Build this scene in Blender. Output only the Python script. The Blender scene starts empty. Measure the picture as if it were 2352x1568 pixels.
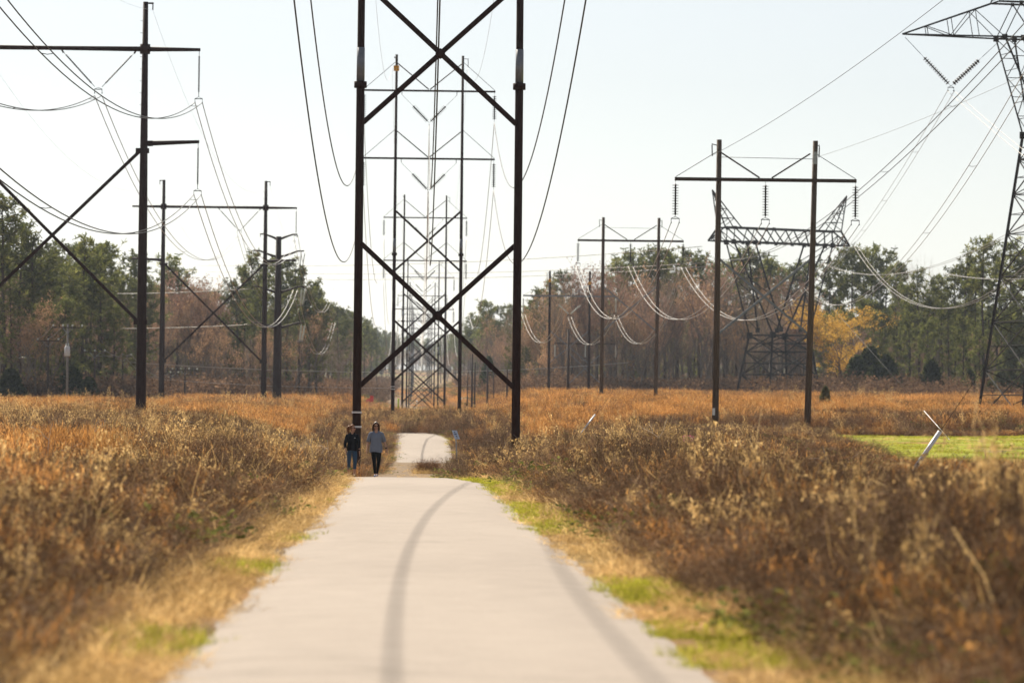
import bpy, math, random
import numpy as np
from mathutils import Vector, Matrix, Euler

R = math.radians
random.seed(7)
rng = np.random.default_rng(11)
SC = bpy.context.scene
COL = SC.collection

# ------------------------------------------------------------------ camera, sky, sun, exposure
FPX = 8600.0                      # focal length in pixels of a 2352 x 1568 picture
EYE = 1.6
cam_d = bpy.data.cameras.new("camera")
cam = bpy.data.objects.new("camera", cam_d)
COL.objects.link(cam)
cam_d.sensor_width = 36.0
cam_d.lens = 36.0 * FPX / 2352.0
cam_d.clip_start = 0.5
cam_d.clip_end = 20000.0
ROLL = R(0.6)
_x, _y = 961 - 1176, 784 - 960
_ux = _x * math.cos(ROLL) - _y * math.sin(ROLL)
_uy = _x * math.sin(ROLL) + _y * math.cos(ROLL)
YAW, PITCH = math.atan(-_ux / FPX), math.atan(-_uy / FPX)
CAM_ROT = Matrix.Rotation(-YAW, 4, 'Z') @ Matrix.Rotation(R(90) + PITCH, 4, 'X') @ Matrix.Rotation(ROLL, 4, 'Z')
cam.matrix_world = Matrix.Translation((0, 0, EYE)) @ CAM_ROT
SC.camera = cam
cam_d.dof.use_dof = True
cam_d.dof.focus_distance = 122.0
cam_d.dof.aperture_fstop = 2.4
cam_d.dof.aperture_blades = 9

SUN_EL, SUN_AZ = R(42.0), R(-22.2)      # azimuth from +Y towards +X: the sun stands ahead, a little left
world = bpy.data.worlds.new("World")
SC.world = world
world.use_nodes = True
wn = world.node_tree
sky = wn.nodes.new("ShaderNodeTexSky")
sky.sky_type = 'NISHITA'
sky.sun_disc = False
sky.sun_elevation = SUN_EL
sky.sun_rotation = SUN_AZ
sky.altitude = 100
sky.air_density = 1.0
sky.dust_density = .75
sky.ozone_density = 1.0
hsv = wn.nodes.new("ShaderNodeHueSaturation")        # thin high haze: a paler, more neutral sky all round
hsv.inputs['Saturation'].default_value = 0.4
wn.links.new(sky.outputs[0], hsv.inputs['Color'])
wn.links.new(hsv.outputs[0], wn.nodes["Background"].inputs[0])
wn.nodes["Background"].inputs[1].default_value = 0.050

sun_d = bpy.data.lights.new("sun", 'SUN')
sun_d.energy = 5.0
sun_d.angle = R(0.53)
sun_d.color = (1.0, 0.9, 0.75)
sun = bpy.data.objects.new("sun", sun_d)
COL.objects.link(sun)
sdir = Vector((math.sin(SUN_AZ) * math.cos(SUN_EL), math.cos(SUN_AZ) * math.cos(SUN_EL), math.sin(SUN_EL)))
sun.rotation_euler = sdir.to_track_quat('Z', 'Y').to_euler()
sun.location = (0, 0, 80)

vs = SC.view_settings
vs.view_transform = 'Standard'
vs.look = 'None'
vs.exposure = 1.06
vs.gamma = 1.0
vs.use_curve_mapping = False
SC.cycles.use_denoising = True
SC.cycles.max_bounces = 4
SC.cycles.transparent_max_bounces = 8
SC.cycles.volume_bounces = 0
SC.cycles.sample_clamp_indirect = 6.0


def P(u, v, Y):
    """the point at depth Y that stands at (u, v) of the 2352 x 1568 picture"""
    d = CAM_ROT.to_3x3() @ Vector((u - 1176, 784 - v, -FPX))
    return Vector((0, 0, EYE)) + d * (Y / d.y)


# ------------------------------------------------------------------ terrain
def sstep(a, b, x):
    t = np.clip((np.asarray(x, float) - a) / (b - a), 0, 1)
    return t * t * (3 - 2 * t)


CY = np.array([(-80, 0), (50, 0), (70, .05), (86, .1), (98, .0), (112, -.24), (121, -.36), (135, -.55), (160, -.8), (195, -1.0), (216, -.9),
               (232, -.35), (246, .17), (265, .5), (309, 1.1), (350, 1.4), (400, 1.2), (500, .6), (600, 1.0), (800, 3), (900, 4.5), (1150, 8.2),
               (1250, 10), (1500, 15), (2000, 26), (3000, 40), (4500, 52)], float)
LY = np.array([(-80, 0), (60, .05), (130, .2), (234, 1.0), (330, 1.8), (414, 2.3), (470, 2.8), (700, 5.5), (900, 7), (1500, 16), (2000, 27),
               (3000, 41), (4500, 53)], float)
RY = np.array([(-80, 0), (30, -.1), (60, -.42), (80, -.6), (106, -.66), (118, .05), (125, .24), (208, .93), (240, 1.3), (277, 1.9), (369, 3.1),
               (450, 3.9), (537, 4.6), (620, 5.2), (700, 6.2), (1500, 16), (2000, 27), (3000, 41), (4500, 53)], float)


def vnoise(x, y, s, seed=0):
    x = np.asarray(x, float) / s + seed * 17.31
    y = np.asarray(y, float) / s + seed * 9.17
    xi, yi = np.floor(x).astype(int), np.floor(y).astype(int)
    fx, fy = x - xi, y - yi
    fx, fy = fx * fx * (3 - 2 * fx), fy * fy * (3 - 2 * fy)

    def h(i, j):
        n = (i * 374761393 + j * 668265263 + seed * 1442695) & 0x7fffffff
        n = ((n ^ (n >> 13)) * 1274126177) & 0x7fffffff
        return ((n ^ (n >> 16)) & 0xffff) / 65535.0
    a, b, c, d = h(xi, yi), h(xi + 1, yi), h(xi, yi + 1), h(xi + 1, yi + 1)
    return (a * (1 - fx) + b * fx) * (1 - fy) + (c * (1 - fx) + d * fx) * fy


def path_c(y):
    return np.interp(y, [-80, 20, 86, 94, 104, 121, 150, 190, 216, 246, 262, 290, 340, 420], [.17, .17, 0, -.22, -.68, -1.1, -.4, .1, .3, .32, -.3, -3, -8, -16])


def path_half(y):
    return np.interp(y, [20, 86], [1.82, 1.71])


def hz(x, y):
    x, y = np.asarray(x, float), np.asarray(y, float)
    c = np.interp(y, CY[:, 0], CY[:, 1])
    l = np.interp(y, LY[:, 0], LY[:, 1])
    r = np.interp(y, RY[:, 0], RY[:, 1])
    z = c + (l - c) * sstep(4, 14, -x) + (r - c) * sstep(4.5, 15, x)
    off = sstep(2.2, 5, np.abs(x - path_c(y)))
    z = z + off * (1 - sstep(260, 480, y)) * ((vnoise(x, y, 7, 3) - .5) * .22 + (vnoise(x, y, 2.3, 5) - .5) * .08)
    return z + (vnoise(x, y, 160, 8) - .5) * sstep(700, 1500, y) * 5 * sstep(12, 60, np.abs(x))


def ground_z(x, y):
    return float(hz(x, y))


# ------------------------------------------------------------------ materials
def new_mat(name):
    m = bpy.data.materials.new(name)
    m.use_nodes = True
    nt = m.node_tree
    nt.nodes.clear()
    out = nt.nodes.new("ShaderNodeOutputMaterial")
    return m, nt, out


def N(nt, t, **kw):
    n = nt.nodes.new(t)
    for k, v in kw.items():
        setattr(n, k, v)
    return n


def mixc(nt, fac, a, b, mode='MIX'):
    n = N(nt, "ShaderNodeMix", data_type='RGBA', blend_type=mode)
    for s, v in ((n.inputs[0], fac), (n.inputs[6], a), (n.inputs[7], b)):
        if hasattr(v, 'is_output') or isinstance(v, bpy.types.NodeSocket):
            nt.links.new(v, s)
        elif isinstance(v, (int, float)):
            s.default_value = v
        else:
            s.default_value = (*v, 1)
    return n.outputs[2]


def noise(nt, scale, detail=4, rough=.6, vec=None, dist=0.0):
    n = N(nt, "ShaderNodeTexNoise")
    n.inputs['Scale'].default_value = scale
    n.inputs['Detail'].default_value = detail
    n.inputs['Roughness'].default_value = rough
    n.inputs['Distortion'].default_value = dist
    if vec is not None:
        nt.links.new(vec, n.inputs['Vector'])
    return n.outputs['Fac']


def ramp(nt, fac, stops):
    n = N(nt, "ShaderNodeValToRGB")
    e = n.color_ramp.elements
    while len(e) < len(stops):
        e.new(.5)
    for el, (p, c) in zip(e, stops):
        el.position = p
        el.color = (*c, 1) if not isinstance(c, (int, float)) else (c, c, c, 1)
    nt.links.new(fac, n.inputs[0])
    return n.outputs[0]


def wpos(nt, scale=None):
    g = N(nt, "ShaderNodeNewGeometry")
    if scale is None:
        return g.outputs['Position']
    m = N(nt, "ShaderNodeMapping")
    m.inputs['Scale'].default_value = scale
    nt.links.new(g.outputs['Position'], m.inputs[0])
    return m.outputs[0]


def opos(nt, scale=(1, 1, 1)):
    g = N(nt, "ShaderNodeTexCoord")
    m = N(nt, "ShaderNodeMapping")
    m.inputs['Scale'].default_value = scale
    nt.links.new(g.outputs['Object'], m.inputs[0])
    return m.outputs[0]


def principled(nt, out, col, rough=.8, metal=0.0, spec=.3, bump=None, bstr=.3, bdist=.01):
    b = N(nt, "ShaderNodeBsdfPrincipled")
    if isinstance(col, bpy.types.NodeSocket):
        nt.links.new(col, b.inputs['Base Color'])
    else:
        b.inputs['Base Color'].default_value = (*col, 1)
    if isinstance(rough, bpy.types.NodeSocket):
        nt.links.new(rough, b.inputs['Roughness'])
    else:
        b.inputs['Roughness'].default_value = rough
    b.inputs['Metallic'].default_value = metal
    b.inputs['Specular IOR Level'].default_value = spec
    if bump is not None:
        bn = N(nt, "ShaderNodeBump")
        bn.inputs['Strength'].default_value = bstr
        bn.inputs['Distance'].default_value = bdist
        nt.links.new(bump, bn.inputs['Height'])
        nt.links.new(bn.outputs[0], b.inputs['Normal'])
    nt.links.new(b.outputs[0], out.inputs[0])
    return b


def surf(name, ca, cb, scale=3.0, rough=.8, metal=0.0, spec=.3, stretch=(1, 1, 1), bstr=.2, bdist=.01):
    m, nt, out = new_mat(name)
    v = opos(nt, stretch)
    f = noise(nt, scale, 5, .65, v)
    col = ramp(nt, f, [(.3, ca), (.72, cb)])
    principled(nt, out, col, rough, metal, spec, f, bstr, bdist)
    return m


def foliage(name, ca, cb, cc=None, transl=.35, rnd=.5, spec=.0, rough=.6):
    """leaf and stem material: tone varies from stem to stem ('shade' attribute) and from plant to plant"""
    m, nt, out = new_mat(name)
    at = N(nt, "ShaderNodeAttribute", attribute_name="shade")
    oi = N(nt, "ShaderNodeObjectInfo")
    stops = [(0, ca), (1, cb)] if cc is None else [(0, ca), (.55, cb), (1, cc)]
    col = ramp(nt, at.outputs['Fac'], stops)
    mr = N(nt, "ShaderNodeMapRange")
    mr.inputs['To Min'].default_value = 1 - rnd * .5
    mr.inputs['To Max'].default_value = 1 + rnd * .5
    nt.links.new(oi.outputs['Random'], mr.inputs[0])
    vm = N(nt, "ShaderNodeVectorMath", operation='SCALE')
    nt.links.new(col, vm.inputs[0])
    pn_ = noise(nt, .16, 3, .6, oi.outputs['Location'])
    m2_ = N(nt, "ShaderNodeMapRange")
    for k_, v_ in (('From Min', .3), ('From Max', .7), ('To Min', 1 - rnd * .45), ('To Max', 1 + rnd * .45)):
        m2_.inputs[k_].default_value = v_
    nt.links.new(pn_, m2_.inputs[0])
    mm_ = N(nt, "ShaderNodeMath", operation='MULTIPLY')
    nt.links.new(mr.outputs[0], mm_.inputs[0])
    nt.links.new(m2_.outputs[0], mm_.inputs[1])
    nt.links.new(mm_.outputs[0], vm.inputs['Scale'])
    d = N(nt, "ShaderNodeBsdfDiffuse")
    t = N(nt, "ShaderNodeBsdfTranslucent")
    nt.links.new(vm.outputs[0], d.inputs[0])
    nt.links.new(vm.outputs[0], t.inputs[0])
    mx = N(nt, "ShaderNodeMixShader")
    mx.inputs[0].default_value = transl
    nt.links.new(d.outputs[0], mx.inputs[1])
    nt.links.new(t.outputs[0], mx.inputs[2])
    last = mx.outputs[0]
    if spec > 0:
        g = N(nt, "ShaderNodeBsdfGlossy")
        g.inputs['Roughness'].default_value = rough
        g.inputs[0].default_value = (.9, .85, .75, 1)
        m2 = N(nt, "ShaderNodeMixShader")
        m2.inputs[0].default_value = spec
        nt.links.new(last, m2.inputs[1])
        nt.links.new(g.outputs[0], m2.inputs[2])
        last = m2.outputs[0]
    nt.links.new(last, out.inputs[0])
    return m


M = {}
M['steel_brown'] = surf('weathering_steel', (.017, .008, .007), (.045, .022, .018), 6, .7, 0, .12, (3, 3, .4), .15)
M['steel_dark'] = surf('painted_steel', (.018, .018, .02), (.035, .033, .032), 5, .6, .0, .2)
M['galv'] = surf('galvanised_steel', (.22, .23, .25), (.36, .38, .4), 9, .45, .55, .4)
M['galv_dark'] = surf('weathered_lattice_steel', (.022, .02, .02), (.048, .044, .042), 4, .65, .0, .15)
M['brace_grey'] = surf('grey_brace', (.13, .15, .18), (.22, .24, .27), 6, .5, .2, .4)
M['wood'] = surf('creosoted_pole_wood', (.045, .032, .024), (.15, .105, .075), 7, .85, 0, .2, (5, 5, .25), .5, .02)
M['wood_dark'] = surf('dark_pole_wood', (.03, .02, .018), (.08, .052, .042), 7, .85, 0, .2, (5, 5, .25), .5, .02)
M['wire'] = surf('aluminium_conductor', (.26, .245, .22), (.4, .38, .345), 12, .36, .85, .5)
M['wire_dark'] = surf('conductor_in_silhouette', (.03, .03, .034), (.06, .06, .062), 12, .6, .1, .3)  # same conductor darkened: its silhouette against bright sky is put into the colour
M['insul'] = surf('brown_porcelain', (.015, .011, .01), (.03, .02, .017), 5, .4, 0, .2)
M['insul_glass'] = surf('pale_glass_discs', (.55, .62, .58), (.72, .76, .72), 5, .15, 0, .6)
M['tag_yellow'] = surf('yellow_tag', (.75, .36, .03), (.85, .45, .06), 5, .5)
M['tag_white'] = surf('white_plate', (.72, .72, .7), (.82, .82, .8), 5, .5)
M['tag_black'] = surf('black_print', (.015, .015, .015), (.03, .03, .03), 5, .6)
M['band'] = surf('white_band', (.6, .6, .62), (.8, .8, .8), 8, .5)
M['pvc'] = surf('pale_guy_guard', (.55, .56, .58), (.75, .76, .78), 4, .35, 0, .5)
M['transformer'] = surf('light_grey_enamel', (.5, .5, .52), (.62, .62, .64), 5, .4, 0, .5)
M['concrete_pole'] = surf('pale_weathered_pole', (.16, .145, .135), (.26, .24, .225), 8, .8, 0, .2, (4, 4, .4))
M['red'] = surf('red_fabric', (.7, .03, .02), (.85, .07, .04), 3, .6)
M['lime'] = surf('lime_plastic', (.45, .62, .02), (.55, .72, .04), 3, .5)
M['pink'] = foliage('pink_flagging_tape', (.75, .2, .3), (.85, .6, .65), None, .5, 0)

# dry field plants
M['brush'] = foliage('dry_brush_stems', (.038, .021, .012), (.12, .072, .042), (.38, .255, .155), .24, .9, .015)
M['brush_red'] = foliage('rusty_brush_stems', (.045, .018, .008), (.14, .056, .021), (.38, .175, .062), .26, .8, .01)
M['sedge'] = foliage('orange_broomsedge', (.21, .085, .024), (.43, .19, .05), (.64, .35, .12), .5, .7)
M['straw'] = foliage('straw_grass', (.28, .175, .07), (.56, .37, .15), (.8, .58, .28), .48, .5)
M['grass'] = foliage('green_grass', (.15, .165, .014), (.32, .32, .03), (.5, .45, .09), .5, .6)
M['briar'] = foliage('briar_leaves', (.05, .06, .02), (.12, .13, .035), (.22, .22, .06), .4, .5)
M['thicket'] = foliage('leafless_thicket', (.085, .052, .033), (.18, .11, .068), (.36, .23, .135), .25, .7)
M['deadwood'] = foliage('bleached_deadwood', (.33, .28, .23), (.55, .5, .43), None, .0, .3)
# trees
M['pine_needles'] = foliage('pine_needles', (.05, .062, .018), (.12, .135, .036), (.25, .24, .07), .38, .8, .02)
M['cedar_needles'] = foliage('cedar_needles', (.028, .036, .014), (.055, .066, .022), (.11, .115, .035), .3, .5)
M['holly'] = foliage('broadleaf_evergreen', (.06, .07, .022), (.13, .14, .05), (.24, .24, .11), .35, .5, .05)
M['bark_pine'] = surf('pine_bark', (.035, .026, .022), (.1, .07, .055), 5, .9, 0, .15, (2, 2, .35), .6, .04)
M['bark_grey'] = surf('grey_bark', (.1, .08, .068), (.24, .205, .175), 6, .9, 0, .15, (2, 2, .4), .4, .03)
M['twig_grey'] = foliage('grey_twigs', (.15, .108, .078), (.27, .2, .148), (.44, .35, .27), .2, .5)
M['twig_brown'] = foliage('brown_twigs_and_dead_leaves', (.16, .1, .064), (.3, .19, .115), (.5, .32, .18), .3, .7)
M['twig_red'] = foliage('red_budded_twigs', (.15, .105, .085), (.25, .17, .13), (.4, .24, .17), .25, .6)
M['twig_gold'] = foliage('golden_spring_buds', (.17, .1, .045), (.36, .215, .055), (.6, .38, .07), .42, .2)

# ground
m, nt, out = new_mat('field_soil')
p = wpos(nt)
f1 = noise(nt, .05, 5, .6, p)
f2 = noise(nt, .9, 6, .7, p)
f3 = noise(nt, .018, 3, .5, p)
c1 = ramp(nt, f2, [(.3, (.045, .03, .018)), (.6, (.11, .072, .038)), (.8, (.22, .15, .075))])
c2 = ramp(nt, f2, [(.3, (.16, .085, .03)), (.7, (.36, .19, .075))])
c3 = ramp(nt, f2, [(.3, (.1, .1, .03)), (.7, (.24, .21, .08))])
k1 = ramp(nt, f1, [(.42, 0), (.6, 1)])
k3 = ramp(nt, f3, [(.5, 0), (.62, 1)])
col = mixc(nt, k3, mixc(nt, k1, c1, c2), c3)
principled(nt, out, col, .95, 0, .1, f2, .6, .06)
M['soil'] = m

m, nt, out = new_mat('pale_asphalt')
p = wpos(nt)
fine = noise(nt, 42, 3, .7, p)
mid = noise(nt, 2.2, 5, .6, p)
big = noise(nt, .22, 3, .5, wpos(nt, (1, .25, 1)))
vor = N(nt, "ShaderNodeTexVoronoi")
vor.inputs['Scale'].default_value = 60
nt.links.new(p, vor.inputs['Vector'])
base = ramp(nt, mid, [(.25, (.228, .188, .155)), (.75, (.305, .256, .213))])
base = mixc(nt, ramp(nt, noise(nt, .9, 6, .75, p), [(.52, 0), (.72, .38)]), base, (.2, .168, .138))
base = mixc(nt, ramp(nt, big, [(.4, 0), (.62, .5)]), base, (.345, .292, .245))
base = mixc(nt, ramp(nt, fine, [(.35, .45), (.6, 0)]), base, (.13, .11, .095))
# hairline cracks running across the path
cr = N(nt, "ShaderNodeTexNoise")
cr.inputs['Scale'].default_value = .35
cr.inputs['Detail'].default_value = 4
nt.links.new(wpos(nt, (.35, 1.6, 1)), cr.inputs['Vector'])
mt = N(nt, "ShaderNodeMath", operation='SUBTRACT')
nt.links.new(cr.outputs['Fac'], mt.inputs[0])
mt.inputs[1].default_value = .53
ma = N(nt, "ShaderNodeMath", operation='ABSOLUTE')
nt.links.new(mt.outputs[0], ma.inputs[0])
crk = ramp(nt, ma.outputs[0], [(0.0, 1), (.006, 0)])
cm = N(nt, "ShaderNodeMath", operation='MULTIPLY')
nt.links.new(crk, cm.inputs[0])
nt.links.new(ramp(nt, noise(nt, .08, 2, .5, p), [(.48, 0), (.58, .75)]), cm.inputs[1])
base = mixc(nt, cm.outputs[0], base, (.15, .125, .1))
principled(nt, out, base, .9, 0, .25, fine, .3, .004)
M['asphalt'] = m

m, nt, out = new_mat('crushed_gravel')
p = wpos(nt)
g1 = noise(nt, 14, 4, .75, p)
g2 = noise(nt, .6, 4, .6, p)
col = mixc(nt, ramp(nt, g2, [(.4, 0), (.65, .8)]), ramp(nt, g1, [(.3, (.08, .055, .036)), (.7, (.25, .185, .125))]), (.2, .135, .07))
principled(nt, out, col, .95, 0, .1, g1, .8, .04)
M['gravel'] = m
M['lawn_soil'] = surf('lawn_turf', (.15, .17, .012), (.29, .3, .035), .5, .95, 0, .05)


# ------------------------------------------------------------------ mesh helpers
class MB:
    def __init__(s):
        s.v, s.f, s.sh, s.mi = [], [], [], []

    def add(s, vs_, fs, shade=.5, mi=0):
        o = len(s.v)
        s.v.extend(vs_)
        s.sh.extend([shade] * len(vs_))
        for f in fs:
            s.f.append(tuple(i + o for i in f))
            s.mi.append(mi)

    def beam(s, a, b, w, h=None, shade=.5, mi=0):
        a, b = Vector(a), Vector(b)
        h = w if h is None else h
        d = (b - a).normalized()
        up = Vector((0, 0, 1)) if abs(d.z) < .9 else Vector((0, 1, 0))
        x = d.cross(up).normalized() * w / 2
        y = x.cross(d).normalized() * h / 2
        s.add([a - x - y, a + x - y, a + x + y, a - x + y, b - x - y, b + x - y, b + x + y, b - x + y],
              [(0, 1, 2, 3), (7, 6, 5, 4), (0, 4, 5, 1), (1, 5, 6, 2), (2, 6, 7, 3), (3, 7, 4, 0)], shade, mi)

    def tube(s, pts, rad, n=8, cap=True, shade=.5, mi=0):
        pts = [Vector(q) for q in pts]
        if not hasattr(rad, '__len__'):
            rad = [rad] * len(pts)
        vs_, fs = [], []
        ref = None
        for i, q in enumerate(pts):
            d = (pts[min(i + 1, len(pts) - 1)] - pts[max(i - 1, 0)])
            d = d.normalized() if d.length > 1e-9 else Vector((0, 0, 1))
            if ref is None:
                ref = Vector((1, 0, 0)) if abs(d.x) < .8 else Vector((0, 1, 0))
            x = (ref - d * ref.dot(d)).normalized()
            ref = x
            y = d.cross(x)
            for k in range(n):
                a = 2 * math.pi * k / n
                vs_.append(q + (x * math.cos(a) + y * math.sin(a)) * rad[i])
        for i in range(len(pts) - 1):
            for k in range(n):
                k2 = (k + 1) % n
                fs.append((i * n + k, i * n + k2, (i + 1) * n + k2, (i + 1) * n + k))
        if cap:
            fs.append(tuple(range(n - 1, -1, -1)))
            fs.append(tuple((len(pts) - 1) * n + k for k in range(n)))
        s.add(vs_, fs, shade, mi)

    def ribbon(s, pts, w0, w1, side, shade=.5, mi=0):
        vs_ = []
        n = len(pts)
        for i, q in enumerate(pts):
            w = (w0 + (w1 - w0) * i / (n - 1)) / 2
            vs_ += [q - side * w, q + side * w]
        s.add(vs_, [(2 * i, 2 * i + 1, 2 * i + 3, 2 * i + 2) for i in range(n - 1)], shade, mi)

    def quad(s, c, a, b, shade=.5, mi=0):
        s.add([c - a - b, c + a - b, c + a + b, c - a + b], [(0, 1, 2, 3)], shade, mi)

    def ellipsoid(s, c, r, nu=10, nv=7, shade=.5, mi=0, fn=None):
        vs_, fs = [], []
        for j in range(nv + 1):
            t = math.pi * j / nv
            for i in range(nu):
                a = 2 * math.pi * i / nu
                q = Vector((math.sin(t) * math.cos(a), math.sin(t) * math.sin(a), math.cos(t)))
                if fn:
                    q = fn(q)
                vs_.append(Vector((c[0] + q.x * r[0], c[1] + q.y * r[1], c[2] + q.z * r[2])))
        for j in range(nv):
            for i in range(nu):
                i2 = (i + 1) % nu
                fs.append((j * nu + i, (j + 1) * nu + i, (j + 1) * nu + i2, j * nu + i2))
        s.add(vs_, fs, shade, mi)

    def mesh(s, name, mats, smooth=False):
        me = bpy.data.meshes.new(name)
        me.from_pydata([tuple(q) for q in s.v], [], s.f)
        for mm in (mats if isinstance(mats, (list, tuple)) else [mats]):
            me.materials.append(mm)
        at = me.attributes.new("shade", 'FLOAT', 'POINT')
        at.data.foreach_set('value', np.array(s.sh, dtype=np.float32))
        me.polygons.foreach_set('material_index', np.array(s.mi, dtype=np.int32))
        if smooth:
            me.polygons.foreach_set('use_smooth', np.ones(len(s.f), dtype=bool))
        me.update()
        return me

    def build(s, name, mats, parent=None, smooth=False, loc=None):
        return link(name, s.mesh(name, mats, smooth), parent, loc)


def link(name, me, parent=None, loc=None):
    o = bpy.data.objects.new(name, me)
    COL.objects.link(o)
    if parent is not None:
        o.parent = parent
    if loc is not None:
        o.location = loc
    return o


def tag(o, label=None, cat=None, group=None, kind=None):
    if label:
        o['label'] = label
    if cat:
        o['category'] = cat
    if group:
        o['group'] = group
    if kind:
        o['kind'] = kind
    return o


def thing(name, label, cat, loc=(0, 0, 0), rz=0.0, group=None):
    o = bpy.data.objects.new(name, None)
    o.empty_display_size = .3
    COL.objects.link(o)
    o.location = loc
    o.rotation_euler = (0, 0, rz)
    return tag(o, label, cat, group)


def copy_tree(o, parent=None):
    c = o.copy()
    COL.objects.link(c)
    c.parent = parent
    for ch in o.children:
        copy_tree(ch, c)
    return c


def rv(s=1.0):
    while True:
        q = Vector((random.uniform(-1, 1), random.uniform(-1, 1), random.uniform(-1, 1)))
        if .05 < q.length < 1:
            return q.normalized() * s


# ------------------------------------------------------------------ ground, paths, lawn
ys = np.concatenate([np.arange(-80, 20, 8.0), np.arange(20, 300, 1.5), np.arange(300, 700, 5.0), np.arange(700, 1600, 20.0), np.linspace(1600, 6000, 40)])
xs = np.concatenate([-np.geomspace(3000, 22, 34), np.arange(-21, 22, 1.0), np.geomspace(22, 3000, 34)])
gx, gy = np.meshgrid(xs, ys)
gz = hz(gx, gy)
nx, ny = len(xs), len(ys)
verts = np.stack([gx.ravel(), gy.ravel(), gz.ravel()], 1)
ii = np.arange((ny - 1) * (nx - 1))
r_, c_ = ii // (nx - 1), ii % (nx - 1)
a_ = r_ * nx + c_
faces = np.stack([a_, a_ + 1, a_ + nx + 1, a_ + nx], 1)
me = bpy.data.meshes.new('ground')
me.from_pydata(verts.tolist(), [], faces.tolist())
me.materials.append(M['soil'])
me.polygons.foreach_set('use_smooth', np.ones(len(faces), dtype=bool))
tag(link('ground', me), kind='structure')


def strip(name, ys_, cx, half, mat, lift, wob=.05, seed=1, nseg=6):
    mb = MB()
    rows = []
    for i, y in enumerate(ys_):
        c = float(cx(y))
        hl = half(y) + (float(vnoise(y, 3.3, .9, seed)) - .5) * wob * 2
        hr = half(y) + (float(vnoise(y, 8.3, .9, seed + 1)) - .5) * wob * 2
        row = []
        for k in range(nseg + 1):
            t = k / nseg
            x = c - hl + (hl + hr) * t
            crown = .025 * (1 - (2 * t - 1) ** 2)
            drop = -.05 if k in (0, nseg) else 0
            row.append(Vector((x, y, ground_z(x, y) + (lift + crown) * min(1.0, .25 + (y - ys_[0]) / 6) + drop * .8)))
        rows.append(row)
    vs_ = [q for row in rows for q in row]
    w = nseg + 1
    fs = [(i * w + k, i * w + k + 1, (i + 1) * w + k + 1, (i + 1) * w + k) for i in range(len(rows) - 1) for k in range(nseg)]
    mb.add(vs_, fs)
    return tag(mb.build(name, mat, smooth=True), kind='structure')


strip('gravel_crossing', np.arange(108, 224, 1.5), lambda y: .45 + .25 * math.sin(y * .08), lambda y: 2.75 - .5 * abs(y - 165) / 57, M['gravel'], .012, .35, 4)
strip('paved_path', np.concatenate([np.arange(-40, 119.5, .75)]), path_c, lambda y: float(path_half(y)), M['asphalt'], .03, .07, 2)
strip('paved_path_beyond', np.concatenate([np.arange(209, 300, 1.0), np.arange(300, 420, 4.0)]), path_c, lambda y: 1.72, M['asphalt'], .05, .05, 6)
strip('far_gravel_road', np.arange(840, 1330, 6.0), lambda y: np.interp(y, [840, 900, 1050, 1150, 1250, 1330], [-1.2, -4.6, -8.6, -11.6, -15, -22]),
      lambda y: 2.6, M['gravel'], .12, .3, 9)

# mown lawn on the right
LAWN = [(15.6, 121), (40, 117), (60, 150), (72, 209), (22.5, 209), (19.5, 180), (17.4, 150)]


def in_poly(x, y, poly):
    x, y = np.asarray(x), np.asarray(y)
    ins = np.zeros(x.shape, bool)
    j = len(poly) - 1
    for i in range(len(poly)):
        xi, yi = poly[i]
        xj, yj = poly[j]
        cond = ((yi > y) != (yj > y)) & (x < (xj - xi) * (y - yi) / (yj - yi + 1e-12) + xi)
        ins ^= cond
        j = i
    return ins


mb = MB()
lx, ly = np.arange(14, 74, 1.0), np.arange(116, 211, 1.5)
for x in lx:
    for y in ly:
        if in_poly(np.array(x + .5), np.array(y + .75), LAWN):
            q = [Vector((a, b, ground_z(a, b) + .012)) for a, b in ((x, y), (x + 1, y), (x + 1, y + 1.5), (x, y + 1.5))]
            mb.add(q, [(0, 1, 2, 3)])
tag(mb.build('lawn', M['lawn_soil']), kind='structure')


# ------------------------------------------------------------------ scattered field plants (stuff)
def proto_collection(name, meshes):
    c = bpy.data.collections.new(name)
    for i, me_ in enumerate(meshes):
        c.objects.link(bpy.data.objects.new("%s_%02d" % (name, i), me_))
    return c


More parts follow.
